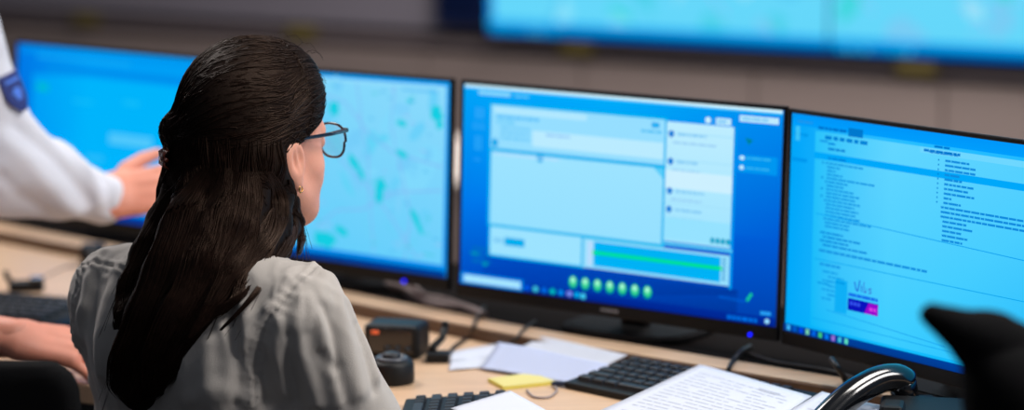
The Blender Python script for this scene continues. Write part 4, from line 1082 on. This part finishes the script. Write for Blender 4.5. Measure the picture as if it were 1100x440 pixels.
e0, e1 = Vector(at(968,407,2.95).tolist()), Vector(at(976,438,2.955).tolist()); o = blockish('earpiece', e0, e1, .0180, .0160, M_GLOSS, t)
e0, e1 = Vector(at(870,470,2.88).tolist()), Vector(at(884,492,2.885).tolist()); blockish('mouthpiece', e0, e1, .0155, .0145, M_GLOSS, t)
for x in (-.068,):
    m = MB().box((x,-.01,.035),(.03,.045,.026),.006); m.xf(Mx); child('cradle', m, M_BLK, t)
m = MB(); q = Vector(at(988,452,2.93).tolist())
m.box((q.x+.004,q.y,DZ+.020),(.045,.07,.04),.008); child('handset_rest', m, M_BLK, t)
m = MB().box((.03,-.045,.036),(.09,.05,.003),.001, Matrix.Rotation(math.atan(.16),4,'X')); m.xf(Mx); child('display', m, mat('lcd_grey',(70,80,84),.2), t)
for r in range(4):
    for k in range(3):
        m = MB().box((-.045+k*.02,-.055-r*.018,.0335-r*.0029),(.014,.011,.006),.002); m.xf(Mx); child('key', m, M_KEY, t)
cp = [onz(872,492,DZ+.01)+np.array([0,0,.0])]; pts = []
a0 = np.array(at(884,488,2.87)); 
for k in range(160):
    u_ = k/159; c = a0+np.array([-.06*math.sin(u_*PI)-.02*u_,-.10*u_,0]); c[2] = max(DZ+.009, a0[2]*(1-min(1,u_*4))+(DZ+.009)*min(1,u_*4)); an = k*.9
    pts.append((c[0]+.006*math.cos(an), c[1], c[2]+.006*math.sin(an)))
child('coiled_cord', MB().tube(pts,.0013,5), M_CABLE, t, True)

# ---- cables: each a thing of its own
def cable(label, pts, r=.003, m=M_CABLE, n=40, grp='loose cables behind and under the monitors', name='cable'):
    P = spline(pts, n); o = new_obj(name, *(lambda q: (q.v, q.f))(MB().tube(P, r, 8)), m, None, True, origin=tuple(P[0])); return tag(o, label, 'cable', grp)
L_ = lambda x,y,z=LZ+.004: onz(x,y,z)
cable('grey cable curling on the ledge under the map monitor', [L_(415,306,LZ+.006),L_(432,309,LZ+.008),L_(446,318),L_(468,326),L_(500,330),L_(520,338)], .0065, M_CABLEG)
cable('second grey cable looping just behind the first under the map monitor', [L_(428,300,LZ+.01),L_(442,306,LZ+.012),L_(456,317,LZ+.01),L_(480,322,LZ+.006),L_(512,334)], .005, M_CABLEG)
cable('black cable dropping from the right end of the centre monitor over the ledge', [at(806,372,3.33),at(797,377,3.25),L_(787,388),L_(783,396,LZ+.003),onz(781,404,DZ+.004),onz(776,410,DZ+.004)], .0035)
cable('black cable crossing the ledge by the telephone handset', [at(893,385,3.10),at(900,395,3.08),L_(908,408),L_(911,417,LZ+.003),onz(912,426,DZ+.004)], .004)
cable('thin black cable crossing the ledge left of the centre monitor', [L_(520,330),L_(513,340),L_(509,350,LZ+.003),onz(505,360,DZ+.004),onz(488,372,DZ+.004),onz(479,384,DZ+.004)], .0028)
cable('thin black cable lying over the ledge behind the white sheet', [L_(575,345),L_(562,354),L_(556,362,LZ+.003),onz(548,368,DZ+.006),onz(540,374,DZ+.006)], .0022)
cable('thin grey cable looped on the desk beside the yellow note pad', [onz(566,419,DZ+.002),onz(574,426,DZ+.002),onz(590,426,DZ+.002),onz(598,419,DZ+.002),onz(594,413,DZ+.003)], .0016, M_CABLEG)
cable('thin black cable trailing along the ledge under the list monitor', [L_(800,378),L_(830,388),L_(860,393),L_(900,400),L_(930,412)], .003)
cable('thin grey cable lying across the left desk by her shoulder', [onz(50,296,DZ+.002),onz(62,290,DZ+.002),onz(80,284,DZ+.002),onz(95,282,DZ+.002)], .0016, M_CABLEG)

# ------------------------------------------------------------------ office chairs
def office_chair(label, loc, rz, top=.78, seat=.44, bw=.42, back=True, lean=.06, bd=.22):
    t = thing('office_chair', label, 'chair', (loc[0],loc[1],0), rz, 'office chairs')
    Mx = Matrix.Translation((loc[0],loc[1],0)) @ Matrix.Rotation(rz,4,'Z')
    for k in range(5):
        a = 2*PI*k/5+.3; c, s = math.cos(a), math.sin(a)
        m = MB().tube([(0,0,.115),(c*.12,s*.12,.105),(c*.29,s*.29,.075)],[.026,.021,.015],8); m.xf(Mx); child('base_arm', m, M_BLK, t, True)
        m = MB().tube([(c*.29-s*.02,s*.29+c*.02,.030),(c*.29+s*.02,s*.29-c*.02,.030)],.030,14); m.xf(Mx); child('caster', m, M_BLK, t, True)
    m = MB().lathe([(.028,.10),(.028,.27),(.018,.27),(.018,seat-.07)],(0,0,0),16); m.xf(Mx); child('gas_column', m, M_BLK, t, True)
    m = MB().box((0,.02,seat-.035),(.46,.44,.07),.034); m.xf(Mx); child('seat', m, M_MESH, t, True)
    m = MB().tube([(0,-.10,seat-.06),(0,-.24,seat-.04),(0,-.265,seat+.10),(0,-.26,seat+.2)],[.022,.022,.018,.015],8,flat=1.6); m.xf(Mx); child('back_bracket', m, M_BLK, t, True)
    return t, Mx
# the woman's chair and the man's chair
for lb, fr_, tp, z_ in (('office chair the long-haired woman sits on',BF,.745,.42),('office chair of the person in the white shirt, beyond the left edge',MF,.80,.44)):
    loc = toW(fr_, (0,.02,0)); yaw_ = math.atan2(fr_[0][1,0]*-1, fr_[0][0,0]); t, Mx = office_chair(lb, loc, math.atan2(fr_[0][1,0], fr_[0][0,0]), tp, z_)
    m = MB().box((0,0,0),(.40,.045,tp-z_-.08),.022); m.xf(Mx @ Matrix.Translation((0,-.215,(tp+z_+.08)/2)) @ Matrix.Rotation(R(4),4,'X')); child('backrest', m, M_MESH, t, True)
# foreground chair at the lower left
YL = 2.62
p0 = at(-130,383,YL); p1 = at(86,383,YL+.04)
wd = p1[0]-(-.78); cx = (p1[0]-.78)/2
t, Mx = office_chair('black chair back with rounded corner at the lower left corner of the picture', (cx,YL-.26), PI, top=p1[2])
def backsdf(W):
    P = W-np.array([cx,YL+.02,(p1[2]+.50)/2],np.float32); hh = (p1[2]-.50)/2
    hwid = wd/2+(.5*(hh-P[...,2]))*.11
    q = np.stack([np.abs(P[...,0])-hwid+.035, np.abs(P[...,1]+.25*(P[...,0])**2)-.026+.020, np.abs(P[...,2])-hh+.035],-1)
    q2 = np.stack([np.maximum(q[...,0],0),np.maximum(q[...,2],0)],-1); d2 = np.linalg.norm(q2,axis=-1)-.035
    return smax(d2, np.abs(P[...,1]+.25*(P[...,0])**2)-.024, .02)
v, f = mesh_sdf(backsdf, (cx-wd/2-.12,YL-.15,.44), (cx+wd/2+.12,YL+.12,p1[2]+.05), .008)
b_ = np_obj('backrest', v, f, M_MESH, t)
# foreground chair at the right: head pad with a drooping tip over a broad back
YR = 2.16
T0,T1,T2 = [np.array(at(*q)) for q in ((1001,338,YR),(1062,370,YR+.02),(1230,436,YR+.06))]
B1,B2 = np.array(at(1092,425,YR+.01)), np.array(at(1108,560,YR+.03)); B3 = np.array(at(1260,430,YR+.05)); B4 = np.array(at(1260,560,YR+.08))
ccx = (B1[0]+B3[0])/2
t, Mx = office_chair('large blurred black chair with a padded headrest at the right edge, nearest the camera', (ccx+.02,YR+.34), R(-8), top=1.0)
def hsdf(W):
    d = smin(sd_cone(W,T0,T1,.0115,.030), sd_cone(W,T1,T2,.030,.036), .012); return d
def bsdf(W):
    d = sd_cone(W,B1,B2,.042,.046); d = smin(d, sd_cone(W,B1,B3,.042,.044), .02); d = smin(d, sd_cone(W,B2,B4,.046,.046), .02)
    d = smin(d, sd_cone(W,(B1+B2)/2,(B3+B4)/2,.040,.040), .04); d = smin(d, sd_cone(W, np.array(at(1046,372,YR+.01)), B1, .014, .042), .03)
    return smin(d, sd_cone(W,B2,(ccx-.05,YR+.07,.56),.046,.04), .05)
v, f = mesh_sdf(hsdf, (T0[0]-.03,YR-.08,.80), (T2[0]+.06,YR+.14,1.08), .005); np_obj('headrest', v, f, M_MESH, t)
v, f = mesh_sdf(bsdf, (T0[0]-.02,YR-.08,.50), (B4[0]+.08,YR+.18,1.04), .007); np_obj('backrest', v, f, M_MESH, t)
